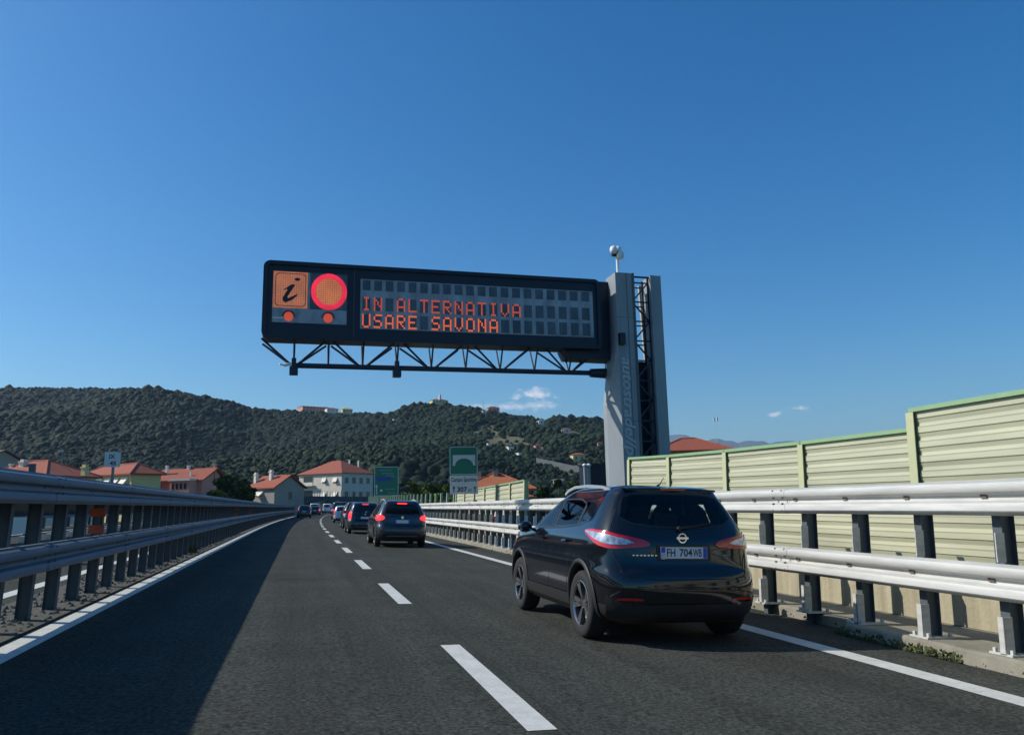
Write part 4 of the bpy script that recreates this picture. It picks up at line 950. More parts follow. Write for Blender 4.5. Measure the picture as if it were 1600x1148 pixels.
# ---- simpler cars of the queue
def far_car(kind, label, col, xy, lit=(True, True, True), lamp='block', plate_w=True, glass_z=None, scale=(1, 1, 1), rails=False, detail=1, yaw=0., group='cars queuing in the right lane', metal=.3, clearlow=False):
    prof = dict(crossover=CROSSOVER, hatch=HATCH, mpv=MPV, van=VAN)[kind]; sh = Shape(prof); H = prof[-1][0]
    root = empty('van' if kind == 'van' else 'car', label, 'van' if kind == 'van' else 'car', group)
    PT = paint('paint_'+'_'.join(str(int(c*1000)) for c in col), col, metal, .25)
    rr_ = .33; yr, yf = prof[3][1]+.78, prof[3][2]-.86; tr = prof[3][3]-.115
    shell(sh, root, PT, rr_, yr, yf, None, res=detail, nz=40 if detail else 24); wheels(root, rr_, .21, yr, yf, tr, detail)
    gz0, gz1 = glass_z or {'crossover': (1.10, 1.44), 'hatch': (1.02, 1.38), 'mpv': (1.13, 1.54), 'van': (1.2, 1.8)}[kind]
    us_ = [-.76, -.72, -.4, 0, .4, .72, .76]; lo = [gz0+.1, gz0+.04, gz0+.01, gz0, gz0+.01, gz0+.04, gz0+.1]; hi = [gz1-.08, gz1-.03, gz1, gz1, gz1, gz1-.03, gz1-.08]
    patch(sh, R_(us_), lo, hi, 5, .006).build('rear_window', M_GLASSD, root, smooth=True)
    yA = sh.lv(gz0+.03)[1]-.16; yB = sh.lv(gz1-.02)[1]-.05; ye = prof[5][1]+.62
    for sg in (-1, 1):
        ys_ = [ye, ye+.1, ye+.5, -.1, yB-.1, (yA+yB)/2, yA]; hi = [gz1-.12, gz1-.05, gz1-.02, gz1-.02, gz1-.04, gz1-.17, gz0+.05]
        if kind == 'van': ys_ = [.1, .2, .4, .6, .8, 1.0, 1.2]; 
        patch(sh, S_(ys_, sg), [gz0+.01]*7, hi, 5, .005).build('side_window', M_GLASSD, root, smooth=True)
        b = MB(); b.lathe([(0, -.1), (.07, -.07), (.085, 0), (.07, .07), (0, .1)], 10); o = b.build('mirror', PT, root, smooth=True); o.location = (sg*(prof[6][3]+.09), yA-.05, gz0+.02); o.scale = (1, .7, .8)
        lm = M_REDLIT if lit[0 if sg < 0 else 1] else M_RED
        if lamp == 'block': cols = S_([sh.lv(1.0)[0]+.50, sh.lv(1.0)[0]+.36], sg)+[('r', sg*u) for u in (.955, .88, .78, .70)]; lo = [gz0-.17, gz0-.20, gz0-.22, gz0-.22, gz0-.20, gz0-.16]; hi = [gz0-.05, gz0-.03, gz0-.02, gz0-.02, gz0-.05, gz0-.09]
        elif lamp == 'tall': cols = S_([sh.lv(1.0)[0]+.48, sh.lv(1.0)[0]+.36], sg)+[('r', sg*u) for u in (.955, .90, .83)]; lo = [gz0-.32, gz0-.34, gz0-.35, gz0-.35, gz0-.33]; hi = [gz0+.02, gz0+.05, gz0+.05, gz0+.04, gz0+.0]
        else: cols = S_([sh.lv(1.0)[0]+.48, sh.lv(1.0)[0]+.36], sg)+[('r', sg*u) for u in (.955, .90, .84)]; lo = [gz0-.1]*5; hi = [gz1-.2]*5
        L_ = patch(sh, cols, lo, hi, 4, .012).build('tail_light', lm, root, smooth=True)
        if clearlow: patch(sh, cols[1:], [z-.10 for z in lo[1:]], [z-.01 for z in lo[1:]], 2, .014).build('reversing_lens', M_CLEAR, L_, smooth=True)
        if detail: arch_trim(sh, rr_, yr, sg, root); arch_trim(sh, rr_, yf, sg, root)
        if rails:
            b = MB(); z_ = H-.06; P_ = [Vector((sg*.56, y, z)) for y, z in ((-1.4, z_-.05), (-1.2, z_+.05), (-.6, z_+.085), (-.1, z_+.06), (.05, z_))]
            for a, c in zip(P_[:-1], P_[1:]): b.bar(a, c, .03, .04)
            b.build('roof_rail', M_ALU, root)
    p = Vector(sh.rear(0, gz1+.02)); b = MB(); b.box(-.17, .17, p.y-.03, p.y+.06, gz1+.005, gz1+.05); b.build('high_brake_light', M_REDLIT if lit[2] else M_RED, root)
    zp = .86 if kind != 'hatch' else .78; p = Vector(sh.rear(0, zp)); b = MB(); b.box(-.26, .26, p.y-.02, p.y-.005, zp-.055, zp+.055); o = b.build('number_plate', M_PLATE, root)
    b = MB()
    for x0, x1 in ((-.258, -.215), (.215, .258)): b.box(x0, x1, p.y-.0235, p.y-.0205, zp-.053, zp+.053)
    b.build('blue_band', M_BLUE, o)
    patch(sh, R_([-.92, -.7, -.3, .3, .7, .92]), [prof[0][0]+.02]*6, [prof[0][0]+.24]*6, 3, .014).build('bumper_skirt', M_PLAST, root, smooth=True)
    b = MB(); b.box(-.6, .6, -1.7, 1.7, .19, .32); b.build('underbody', M_PLAST, root)
    if detail:
        seam(sh, [(('r', u), z) for u, z in ((-.80, gz0+.1), (-.84, gz0-.1), (-.72, .62), (0, .60), (.72, .62), (.84, gz0-.1), (.80, gz0+.1))], .006, name='tailgate_gap', root=root)
        patch(sh, R_([-.6, -.3, .3, .6]), [.37]*4, [.395]*4, 1, .02).build('bumper_strip', M_SBACK, root)
        b = MB(); p = sh.rear(0, gz0-.1); b.tube((0, p[1]-.012, gz0-.1), (0, p[1], gz0-.1), .045, 16); b.build('emblem', M_CHROME, root)
    rframe(root, xy[0], xy[1], 0, yaw); root.scale = scale
    return root
far_car('crossover', 'dark grey crossover with lit brake lights, first car ahead of the black one', (.035, .038, .044), (3.42, 29.6), rails=True, scale=(1.0, 1, 1.03))
far_car('mpv', 'dark blue tall car with lit high brake light, half hidden by the grey crossover', (.012, .018, .035), (3.25, 43.8), lamp='tall', scale=(.97, 1, .98), clearlow=True, lit=(True, True, True))
far_car('crossover', 'black car mostly hidden behind the dark blue tall car, only its left side showing', (.008, .010, .014), (3.5, 54.5), lit=(False, False, False), clearlow=True, scale=(1, 1, 1.1))
far_car('hatch', 'silver car whose pale left side peeks out behind the black car', (.42, .45, .48), (3.85, 63.5), lit=(False, False, False), detail=0)
far_car('mpv', 'silver estate car with dark rear window in the middle of the queue', (.45, .49, .53), (3.4, 75.0), lit=(False, False, False), lamp='tall', detail=1, scale=(1, 1, .92))
far_car('van', 'dark van standing tall behind the silver estate car', (.02, .022, .03), (3.5, 92.0), lit=(True, True, False), detail=0)
far_car('van', 'small white van at the far head of the queue', (.75, .77, .78), (-.7, 168.0), lit=(False, False, False), detail=0, group='cars far ahead in the bend', metal=0)
far_car('hatch', 'dark car alone in the left lane with a glinting left tail light', (.02, .025, .035), (-.75, 103.), lit=(False, False, False), detail=0, group='cars far ahead in the bend', scale=(1, 1, 1.05))
far_car('hatch', 'dark car with red tail light just beyond the left lane car', (.02, .02, .03), (-.5, 138.), lit=(False, True, False), detail=0, group='cars far ahead in the bend')
far_car('van', 'pale roofed vehicle just showing above the dark cars in the left lane', (.6, .62, .64), (-1.4, 152.), lit=(False, False, False), detail=0, group='cars far ahead in the bend', metal=0)
# ================================================================== HOUSES
M_ROOF = mat('terracotta_tiles', (.29, .072, .036), .85, var=.25, vscale=1.6, streak=(6, 1, 1), bump=.5, bscale=8)
M_ROOF2 = mat('orange_tiles', (.38, .11, .045), .85, var=.2, vscale=1.4, bump=.4, bscale=8)
M_YEL = mat('yellow_render', (.62, .50, .25), .9, var=.08, vscale=.6)
M_PNK = mat('pink_render', (.60, .27, .21), .9, var=.08, vscale=.6)
M_CRM = mat('cream_render', (.64, .56, .46), .9, var=.1, vscale=.5)
M_GREY = mat('grey_render', (.30, .28, .24), .9, var=.1, vscale=.5)
M_WRN = mat('white_render', (.72, .68, .60), .9, var=.06)
M_WIN = mat('window_dark', (.02, .025, .03), .15, spec=.6)
M_SHUT = mat('pale_shutter', (.70, .66, .56), .7)
M_RAIL = mat('balcony_rail', (.12, .11, .10), .6)
GZ = -4.6
def house(label, corner, Y, rot, W, D, eave_px, rise, wallm, roofm=None, kind='hip', over=.5, name='house', chim=(), wins=(), base=GZ, group=None):
    """corner = image column of the wall corner nearest to us; wall A runs left of it (W), wall B right of it (D), rot turns the block about that corner"""
    roofm = roofm or M_ROOF
    c = at(corner, eave_px, Y); ze = c.z
    t = empty(name, label, 'house' if name == 'house' else 'apartment block', group, loc=(c.x, c.y, base)); t.rotation_euler = (0, 0, rot)
    h = ze-base
    # local frame: corner at origin, wall A along -x at y=0 (faces -y), block fills x in [-W,0], y in [0,D]
    b = MB(); b.box(-W, 0, 0, D, 0, h); b.build('wall', wallm, t)
    o = over; x0, x1, y0, y1 = -W-o, o, -o, D+o
    b = MB(); th = .18
    if kind == 'hip':
        s = min(x1-x0, y1-y0)/2
        if x1-x0 > y1-y0: r0, r1 = (x0+s, (y0+y1)/2), (x1-s, (y0+y1)/2)
        else: r0, r1 = ((x0+x1)/2, y0+s), ((x0+x1)/2, y1-s)
        if abs(r0[0]-r1[0])+abs(r0[1]-r1[1]) < .1: r1 = (r0[0]+.1, r0[1]+.1)
        vs = [(x0, y0, h), (x1, y0, h), (x1, y1, h), (x0, y1, h), (*r0, h+rise), (*r1, h+rise)]+[(x0, y0, h-th), (x1, y0, h-th), (x1, y1, h-th), (x0, y1, h-th)]
        fs = ([(0, 1, 5, 4), (1, 2, 5), (2, 3, 4, 5), (3, 0, 4)] if x1-x0 > y1-y0 else [(0, 1, 4), (1, 2, 5, 4), (2, 3, 5), (3, 0, 4, 5)])+[(6, 7, 1, 0), (7, 8, 2, 1), (8, 9, 3, 2), (9, 6, 0, 3), (9, 8, 7, 6)]
        b.add(vs, fs)
    elif kind == 'gable_x':                       # ridge parallel to x
        ym = (y0+y1)/2
        b.add([(x0, y0, h), (x1, y0, h), (x1, ym, h+rise), (x0, ym, h+rise), (x1, y1, h), (x0, y1, h), (x0, y0, h-th), (x1, y0, h-th), (x1, ym, h+rise-th), (x0, ym, h+rise-th), (x1, y1, h-th), (x0, y1, h-th)],
              [(0, 1, 2, 3), (3, 2, 4, 5), (7, 6, 9, 8), (8, 9, 11, 10), (0, 6, 7, 1), (5, 4, 10, 11), (1, 7, 8, 2), (2, 8, 10, 4), (0, 3, 9, 6), (3, 5, 11, 9)])
        g = MB(); g.add([(x, y, z) for x in (-.02, -W+.02) for y, z in ((0, h-.2), (D, h-.2), (D/2, h+rise-.25))], [(0, 1, 2), (5, 4, 3)]); g.build('gable', wallm, t)
    ro = b.build('roof', roofm, t)
    # ridge tiles
    if kind == 'hip' and Y < 140:
        b = MB(); P0 = Vector((*r0, h+rise)); P1 = Vector((*r1, h+rise)); b.tube(P0, P1, .10, 6)
        cor = [Vector((x0, y0, h)), Vector((x1, y0, h)), Vector((x1, y1, h)), Vector((x0, y1, h))]
        own = (P0, P1, P1, P0) if x1-x0 > y1-y0 else (P0, P0, P1, P1)
        for a, c_ in zip(cor, own): b.tube(a, c_, .09, 6)
        b.build('ridge_tiles', roofm, ro)
    for (cx_, cy_, hh, wd, m_) in chim:
        b = MB(); b.box(cx_-wd/2, cx_+wd/2, cy_-wd/2, cy_+wd/2, h, h+hh); b.box(cx_-wd*.65, cx_+wd*.65, cy_-wd*.65, cy_+wd*.65, h+hh, h+hh+.12)
        if wd > .4: b.box(cx_-wd*.4, cx_+wd*.4, cy_-wd*.4, cy_+wd*.4, h+hh+.12, h+hh+.35)
        b.build('chimney', m_, ro)
    for wv in wins:
        f, a, zt_, ww, hh = wv[:5]; kindw = wv[5] if len(wv) > 5 else 'win'
        def bx(b, a0, a1, d0, d1, z0, z1):
            if f == 'A': b.box(a0, a1, -d1, -d0, z0, z1)
            else: b.box(d0, d1, a0, a1, z0, z1)
        b = MB(); bx(b, a-ww/2, a+ww/2, .005, .03, h-zt_-hh, h-zt_); o = b.build('window', M_WIN, t)
        b = MB()
        for q in (a-ww/2-.06, a+ww/2): bx(b, q, q+.06, .005, .07, h-zt_-hh-.06, h-zt_+.06)
        for q in (h-zt_-hh-.07, h-zt_): bx(b, a-ww/2, a+ww/2, .005, .07, q, q+.07)
        b.build('frame', M_SHUT if kindw != 'plain' else M_GREY, o)
        if kindw == 'shut':
            b = MB(); bx(b, a-ww/2-.03, a+ww/2+.03, .075, .12, h-zt_-hh*.62, h-zt_)
            if f == 'A': b.add([(a-ww/2, -.08, h-zt_-.1), (a+ww/2, -.08, h-zt_-.1), (a+ww/2, -.75, h-zt_-hh*.75), (a-ww/2, -.75, h-zt_-hh*.75)], [(0, 1, 2, 3)])
            b.build('shutter', M_SHUT, o)
        if kindw == 'balc':
            b = MB(); bx(b, a-ww*.75, a+ww*.75, .03, 1.3, h-zt_-hh-.2, h-zt_-hh-.02); q = b.build('balcony', M_CRM, t)
            b = MB(); bx(b, a-ww*.75, a+ww*.75, 1.22, 1.28, h-zt_-hh, h-zt_-hh+.95); b.build('balcony_front', M_SHUT, q)
    return t, h
R2 = math.radians
# left to right, beyond the opposite carriageway
house('brown roofed house cut by the left edge of the picture behind the barrier', -40, 150, R2(-35), 12, 10, 722, 2.4, M_GREY, mat('brown_tiles', (.13, .07, .05), .9, var=.2), 'gable_x', group='houses beyond the left barrier')
house('leftmost red hip roofed house with white chimneys and a pale solar tank', 72, 88, R2(-30), 8.6, 6.5, 742, 1.75, M_CRM, chim=((-6.6, 1.9, 1.3, .3, M_WRN), (-5.1, 2.0, 1.5, .6, M_WRN), (1.3, 3.6, .8, .55, M_YEL)), group='houses beyond the left barrier')
house('yellow house with red hip roof, cream awnings and a satellite dish behind the kilometre sign', 206, 104, R2(-46), 10.6, 4.0, 739, 1.35, M_YEL, chim=(), wins=[('A', -8.3+1.75*k, .5, 1.2, 1.2, 'shut') for k in range(5)], group='houses beyond the left barrier')
h3, hh3 = house('pink house with red roof and two white topped flat wings', 316, 112, R2(-28), 7.6, 5.5, 749, 1.7, M_PNK, kind='gable_x', chim=((-6.4, 1.2, 2.0, .3, M_WRN), (-4.0, 2.6, 2.0, .35, M_WRN), (-.1, 2.9, 2.1, .4, M_PNK), (-2.2, .6, 1.0, .2, M_WRN)), wins=[('A', -4.1, .5, .6, 1.0, 'plain'), ('A', -3.2, .5, .5, 1.0, 'plain')], group='houses beyond the left barrier')
for x0, x1, y0 in ((-10.6, -6.6, -2.4), (-3.6, -.7, -1.8)):
    b = MB(); b.box(x0, x1, y0, .0, 0, hh3-.15); wg = b.build('wing', M_PNK, h3)
    b = MB(); b.box(x0-.2, x1+.2, y0-.2, .05, hh3-.15, hh3+.12); b.build('white_parapet', M_WRN, wg)
    b = MB(); n_ = int((x1-x0)/.62)
    for k in range(n_): b.box(x0+.3+.62*k, x0+.62+.62*k, y0-.03, y0-.004, hh3-1.25, hh3-.5)
    b.build('wing_windows', M_WIN, wg)
house('grey gabled house with red roof and two white chimneys right of the dark round tree', 429, 118, R2(-48), 5.6, 5.6, 761, 1.9, M_GREY, kind='gable_x', over=.35, chim=((-5.6, 1.2, 2.0, .5, M_WRN), (-2.9, 1.8, 2.3, .5, M_WRN)), wins=[('B', 2.9, .7, .55, 1.0, 'plain'), ('A', -3.2, .5, 1.5, .9, 'shut')], group='houses beyond the left barrier')
ap, aph = house('three storey cream apartment block with red hip roof at the end of the bend', 534, 245, R2(-46), 18.2, 14.5, 738, 4.3, M_CRM, name='apartment_block', over=.6,
  wins=[('A', -2.6, 1.4, 1.8, 1.8, 'shut'), ('A', -7.2, 1.3, 1.7, 1.8, 'shut'), ('A', -2.6, 5.8, 1.8, 1.8, 'shut'), ('A', -7.2, 5.8, 1.5, 1.8, 'shut'), ('A', -14.2, .7, 4.2, 2.9, 'balc'), ('A', -14.2, 5.1, 4.2, 2.9, 'balc')]+
       [('B', 2.2+3.3*k, z_, 1.6, 1.9, 'win') for k in range(4) for z_ in (1.4, 5.8)], chim=((-7.0, 11, 4.5, .4, M_WRN), (-6.2, 14.4, 4.4, .4, M_WRN)))
house('orange roofed house with two grey chimneys behind the distant noise barrier', 826, 70, R2(-12), 6.0, 5, 763, 1.5, M_CRM, M_ROOF2, 'hip', chim=((-4.6, 2.2, 1.65, .4, M_GREY), (-3.0, 2.2, 1.65, .4, M_GREY)), wins=[('A', -.9, .4, .8, 1.1, 'plain')], over=.7)
house('low orange lean-to roof below the orange roofed house', 822, 62, R2(8), 3.4, 3, 776, .8, M_CRM, M_ROOF2, 'hip')
house('red pyramid roof rising behind the near noise barrier on the right', 1135, 66, R2(-20), 6.4, 5.0, 702, 1.35, M_CRM, M_ROOF, 'hip', over=.6, chim=((-.1, 4.4, .8, .3, M_BLACK),))
# ------------------------------------------------------------------ lamp post and antennas
q = at(98, 705, 92); t = empty('street_lamp', 'thin grey street lamp between the two left red roofs', 'street lamp', loc=(q.x, q.y, GZ))
b = MB(); b.tube((0, 0, 0), (0, 0, q.z-GZ), .08, 8, .05); b.build('pole', M_SBACK, t); b = MB(); b.box(-.45, .08, -.12, .12, q.z-GZ, q.z-GZ+.1); b.build('lamp_head', M_SWHITE, t)
q = at(1118, 652, 420); t = empty('antenna_mast', 'faint white antenna mast above the red pyramid roof', 'antenna mast', loc=(q.x, q.y, GZ))
b = MB(); b.tube((0, 0, 0), (0, 0, q.z-GZ), .12, 6, .08); b.build('mast', M_SWHITE, t); b = MB()
for s in (-1, 1): b.box(s*1.1-.45, s*1.1+.45, -.2, .2, q.z-GZ-2.3, q.z-GZ)
b.build('panel_antennas', M_WHITE, t)
for nm, x, y, Y, lb in (('air_conditioner', 36, 792, 19.5, 'upper white air conditioner box seen through the left guardrail'), ('air_conditioner', 33, 821, 19.5, 'lower white air conditioner box seen through the left guardrail')):
    q = at(x, y, Y); t = empty(nm, lb, 'air conditioner', loc=(q.x, q.y, q.z-.18)); b = MB(); b.box(-.24, .24, 0, .25, 0, .36); b.build('casing', M_WRN, t)
    b = MB(); b.lathe([(.13, -.004), (.13, -.012), (0, -.012)], 18, 'z'); o = b.build('fan', M_POST, t); o.rotation_euler = (PI/2, 0, 0); o.location = (.08, .0, .18)
q = at(36, 830, 19.6); b = MB(); b.box(q.x-.06, q.x+.06, 19.8, 19.9, -1, q.z+1.5)
tag(b.build('equipment_post', M_POST), 'thin grey post carrying the two white air conditioner boxes', 'post')

# ================================================================== HILLS, FOREST, TREES
def interp(x, T): return float(np.interp(x, [a for a, _ in T], [c for _, c in T]))
RIDGE = [(-700, 640), (-300, 615), (-120, 606), (0, 603), (60, 602), (130, 605), (215, 605), (250, 612), (270, 618), (300, 624), (350, 635), (380, 645), (470, 647), (560, 643), (600, 645), (640, 637), (690, 633), (740, 640), (800, 647), (870, 655), (945, 662), (1000, 672), (1050, 690), (1100, 705), (1300, 720), (1700, 730), (2300, 735)]
# azimuth <-> image column at the horizon
def az_of(x):
    d = ray(x, 793-.021*(x-470)); return math.atan2(d.x, d.y)
cols = np.arange(-700, 2301, 20); AZ = np.array([az_of(float(x)) for x in cols])
def elev(x, y): d = ray(x, y); return d.z/math.hypot(d.x, d.y)
EL = np.array([elev(float(x), interp(float(x), RIDGE)+6) for x in cols])
RD = np.interp(cols, [-700, 0, 300, 500, 700, 950, 1100, 2300], [1000, 950, 900, 760, 720, 820, 900, 900])
RF = np.interp(cols, [-700, 0, 400, 600, 900, 1100, 2300], [230, 240, 270, 260, 260, 300, 320])
def vnoise(x, y, seed=0):
    r = np.random.default_rng(seed).random((64, 64)); xi = np.floor(x).astype(int); yi = np.floor(y).astype(int); fx = x-xi; fy = y-yi; fx = fx*fx*(3-2*fx); fy = fy*fy*(3-2*fy)
    g = lambda a, c: r[a % 64, c % 64]
    return (g(xi, yi)*(1-fx)+g(xi+1, yi)*fx)*(1-fy)+(g(xi, yi+1)*(1-fx)+g(xi+1, yi+1)*fx)*fy
def hill_z(az, r):
    rf = np.interp(az, AZ, RF); rd = np.interp(az, AZ, RD); zr = EYE+np.interp(az, AZ, EL)*rd; t = np.clip((r-rf)/(rd-rf), 0, 1.6)
    s = np.where(t < 1, t**1.15*(1.0)-.0, 1-(t-1)*1.1)
    x = r*np.sin(az); y = r*np.cos(az)
    nn = (vnoise(x/120, y/120, 1)-.5)*34+(vnoise(x/45, y/45, 2)-.5)*14
    amp = np.clip(t*5, 0, 1)*np.clip(np.abs(1-t)*4, 0, 1)
    return GZ+s*(zr-GZ)+nn*amp*np.clip((zr-GZ)/80, .15, 1)
A = np.arange(AZ[0], AZ[-1], .006); Rr = np.concatenate([np.linspace(225, 1100, 110), np.linspace(1120, 1500, 10)])
AA, RR = np.meshgrid(A, Rr); ZZ = hill_z(AA.ravel(), RR.ravel()).reshape(AA.shape)
vs = np.stack([RR*np.sin(AA), RR*np.cos(AA), ZZ], -1).reshape(-1, 3); na = len(A); nr = len(Rr)
def grid_mesh(name, vs, nr, na, m, smooth=True):
    j, i = np.meshgrid(np.arange(nr-1), np.arange(na-1), indexing='ij'); q = (j*na+i).ravel()
    f = np.stack([q, q+1, q+na+1, q+na], 1)
    me = bpy.data.meshes.new(name); me.vertices.add(len(vs)); me.vertices.foreach_set('co', vs.astype(np.float32).ravel()); me.loops.add(f.size); me.loops.foreach_set('vertex_index', f.ravel())
    me.polygons.add(len(f)); me.polygons.foreach_set('loop_start', np.arange(0, f.size, 4)); me.update(calc_edges=True); me.materials.append(m)
    if smooth: me.polygons.foreach_set('use_smooth', [True]*len(f))
    o = bpy.data.objects.new(name, me); C.objects.link(o); return o
M_HILL = mat('hill_soil', (.12, .105, .05), .95, var=.6, vscale=.05)
grid_mesh('hill', vs, nr, na, M_HILL)['kind'] = 'structure'
def leaf_mat(name, c1, c2, c3, sc):
    m = bpy.data.materials.new(name); m.use_nodes = True; t = m.node_tree; b = t.nodes['Principled BSDF']; L = t.links.new
    at_ = t.nodes.new('ShaderNodeAttribute'); at_.attribute_name = 'tint'
    cr = t.nodes.new('ShaderNodeValToRGB'); e = cr.color_ramp.elements; e[0].color = (*c1, 1); e[1].color = (*c3, 1); k = e.new(.5); k.color = (*c2, 1); L(at_.outputs['Fac'], cr.inputs[0])
    n = t.nodes.new('ShaderNodeTexNoise'); n.inputs['Scale'].default_value = sc; n.inputs['Detail'].default_value = 5; tc = t.nodes.new('ShaderNodeTexCoord'); L(tc.outputs['Object'], n.inputs['Vector'])
    mr = t.nodes.new('ShaderNodeMapRange'); mr.inputs['From Min'].default_value = .3; mr.inputs['From Max'].default_value = .7; mr.inputs['To Min'].default_value = .55; mr.inputs['To Max'].default_value = 1.45; L(n.outputs['Fac'], mr.inputs['Value'])
    v = t.nodes.new('ShaderNodeVectorMath'); v.operation = 'SCALE'; L(cr.outputs[0], v.inputs[0]); L(mr.outputs[0], v.inputs['Scale']); L(v.outputs[0], b.inputs['Base Color']); b.inputs['Roughness'].default_value = .8; b.inputs['Specular IOR Level'].default_value = .15
    return m
M_FOR = leaf_mat('forest_leaves', (.005, .014, .009), (.010, .023, .012), (.028, .042, .017), .7)
# crowns: clumped, irregular, each its own small lumpy mesh merged as one uncountable forest
bmx = bmesh.new(); bmesh.ops.create_icosphere(bmx, subdivisions=2, radius=1); IV = np.array([v.co[:] for v in bmx.verts]); IF = np.array([[v.index for v in f.verts] for f in bmx.faces]); bmx.free()
bmx = bmesh.new(); bmesh.ops.create_icosphere(bmx, subdivisions=1, radius=1); IV1 = np.array([v.co[:] for v in bmx.verts]); IF1 = np.array([[v.index for v in f.verts] for f in bmx.faces]); bmx.free()
def tri_mesh(name, vs, fs, tint, m):
    me = bpy.data.meshes.new(name); me.vertices.add(len(vs)); me.vertices.foreach_set('co', vs.astype(np.float32).ravel()); me.loops.add(fs.size); me.loops.foreach_set('vertex_index', fs.astype(np.int32).ravel())
    me.polygons.add(len(fs)); me.polygons.foreach_set('loop_start', np.arange(0, fs.size, fs.shape[1])); me.update(calc_edges=True)
    a = me.attributes.new('tint', 'FLOAT', 'POINT'); a.data.foreach_set('value', tint.astype(np.float32)); me.materials.append(m)
    o = bpy.data.objects.new(name, me); C.objects.link(o); return o
def clumps(cen, rad, tint, iv, ifc, squash=.85, rough=.35):
    n = len(cen); k = len(iv)
    d = 1+rng.normal(0, rough, (n, k)).clip(-.55, .6)
    v = iv[None]*d[..., None]*rad[:, None, None]; v[..., 2] *= squash; v = v+cen[:, None]
    f = ifc[None]+(np.arange(n)*k)[:, None, None]
    return v.reshape(-1, 3), f.reshape(-1, 3), np.repeat(tint, k)
HH = [('pink and white row of houses on the left ridge', 493, 642, 40, 8, M_PNK, M_WRN, .1), ('pale long house at the right end of the ridge row', 520, 643, 18, 6, M_WRN, M_ROOF, .2), ('small yellow house on the ridge beside the row', 543, 645, 16, 7, M_YEL, M_YEL, .4),
 ('yellow hill-top church body with reddish roof', 688, 630, 26, 6, M_YEL, M_ROOF, .25, 'church', 'church')]
HH += [t_+(.35,) for t_ in (('low red roofed house on the ridge right of the church', 772, 640, 18, 4, M_PNK, M_ROOF), ('pale house beside the mast on the ridge', 757, 644, 6, 3, M_WRN, M_WRN), ('lone cream house near the top of the left slope', 340, 642, 9, 4, M_CRM, M_CRM),
    ('orange house with red roof on the lower right slope', 905, 714, 20, 6, M_YEL, M_ROOF), ('pink house low on the right slope', 841, 699, 9, 6, M_PNK, M_ROOF), ('white flat building on the middle right slope', 799, 699, 9, 2.5, M_WRN, M_WRN), ('tiny white hut on the slope below the dry patch', 765, 694, 5, 2.5, M_WRN, M_WRN),
    ('greyish greenhouse high on the right slope', 846, 659, 9, 4, M_WRN, M_GREY), ('house with faded red roof high on the right slope', 886, 672, 12, 4, M_CRM, M_ROOF), ('small red roofed house beside the pylon on the slope', 938, 693, 8, 4, M_PNK, M_ROOF), ('white speck of a house in the middle of the forest', 617, 657, 4, 3, M_WRN, M_WRN), ('small pale shed above the retaining wall', 813, 708, 5, 2, M_WRN, M_WRN), ('grey and white house at the foot of the right slope', 875, 752, 14, 5, M_WRN, M_GREY))]
# keep bare patches: dry slope on the right, meadow, house plots
def bare(x, y):   # image position
    m = np.zeros(len(x), bool)
    for cx, cy, a, c in tuple((h[1], h[2]-1, h[3]*.6+2, h[4]*.7+2) for h in HH)+((765, 668, 24, 12), (790, 686, 34, 8), (905, 728, 34, 9), (590, 667, 16, 3), (905, 713, 14, 6), (845, 698, 10, 5), (880, 672, 7, 4), (825, 690, 20, 3)):
        m |= ((x-cx)/a)**2+((y-cy)/c)**2 < 1
    return m
def project(X, Y, Z):
    dx, dy, dz = X, Y, Z-EYE; k = dx*CF.x+dy*CF.y+dz*CF.z
    return 800+FPX*(dx*CR.x+dy*CR.y+dz*CR.z)/k, 574-FPX*(dx*CU.x+dy*CU.y+dz*CU.z)/k
Ncr = 120000
az = rng.uniform(az_of(-260), az_of(1330), Ncr); tt = rng.random(Ncr)**.8; rf = np.interp(az, AZ, RF); rd = np.interp(az, AZ, RD); r_ = rf-10+tt*(rd-rf+45)
z_ = hill_z(az, r_); X, Y = r_*np.sin(az), r_*np.cos(az)
pxx, pyy = project(X, Y, z_+2)
dens = vnoise(X/55, Y/55, 5)
keep = ~(bare(pxx, pyy) & (rng.random(Ncr) < .93)) & ~((pxx > 720) & (dens > .62) & (rng.random(Ncr) < .75))
X, Y, z_, r_, dens, pxx, pyy = (q[keep] for q in (X, Y, z_, r_, dens, pxx, pyy))
rad = rng.uniform(1.1, 3.0, len(X))*np.clip(r_/700, .5, .95)*(1+.5*(rng.random(len(X)) < .1))
tint = np.clip(.34+.55*(vnoise(X/90, Y/90, 8)-.5)+rng.normal(0, .16, len(X))+.14*np.clip((650-r_)/400, 0, 1)+.14*(pxx > 700), 0, 1)
parts_ = [clumps(np.stack([X, Y, z_+rad*.45], 1)[k_], rad[k_], tint[k_], iv_, if_, .9, ro_) for k_, iv_, if_, ro_ in ((r_ < 430, IV, IF, .22), (r_ >= 430, IV1, IF1, .2))]
v1 = np.concatenate([parts_[0][0], parts_[1][0]]); f1 = np.concatenate([parts_[0][1], parts_[1][1]+len(parts_[0][0])]); t1 = np.concatenate([parts_[0][2], parts_[1][2]])
tag(tri_mesh('forest', v1, f1, t1, M_FOR), kind='stuff')
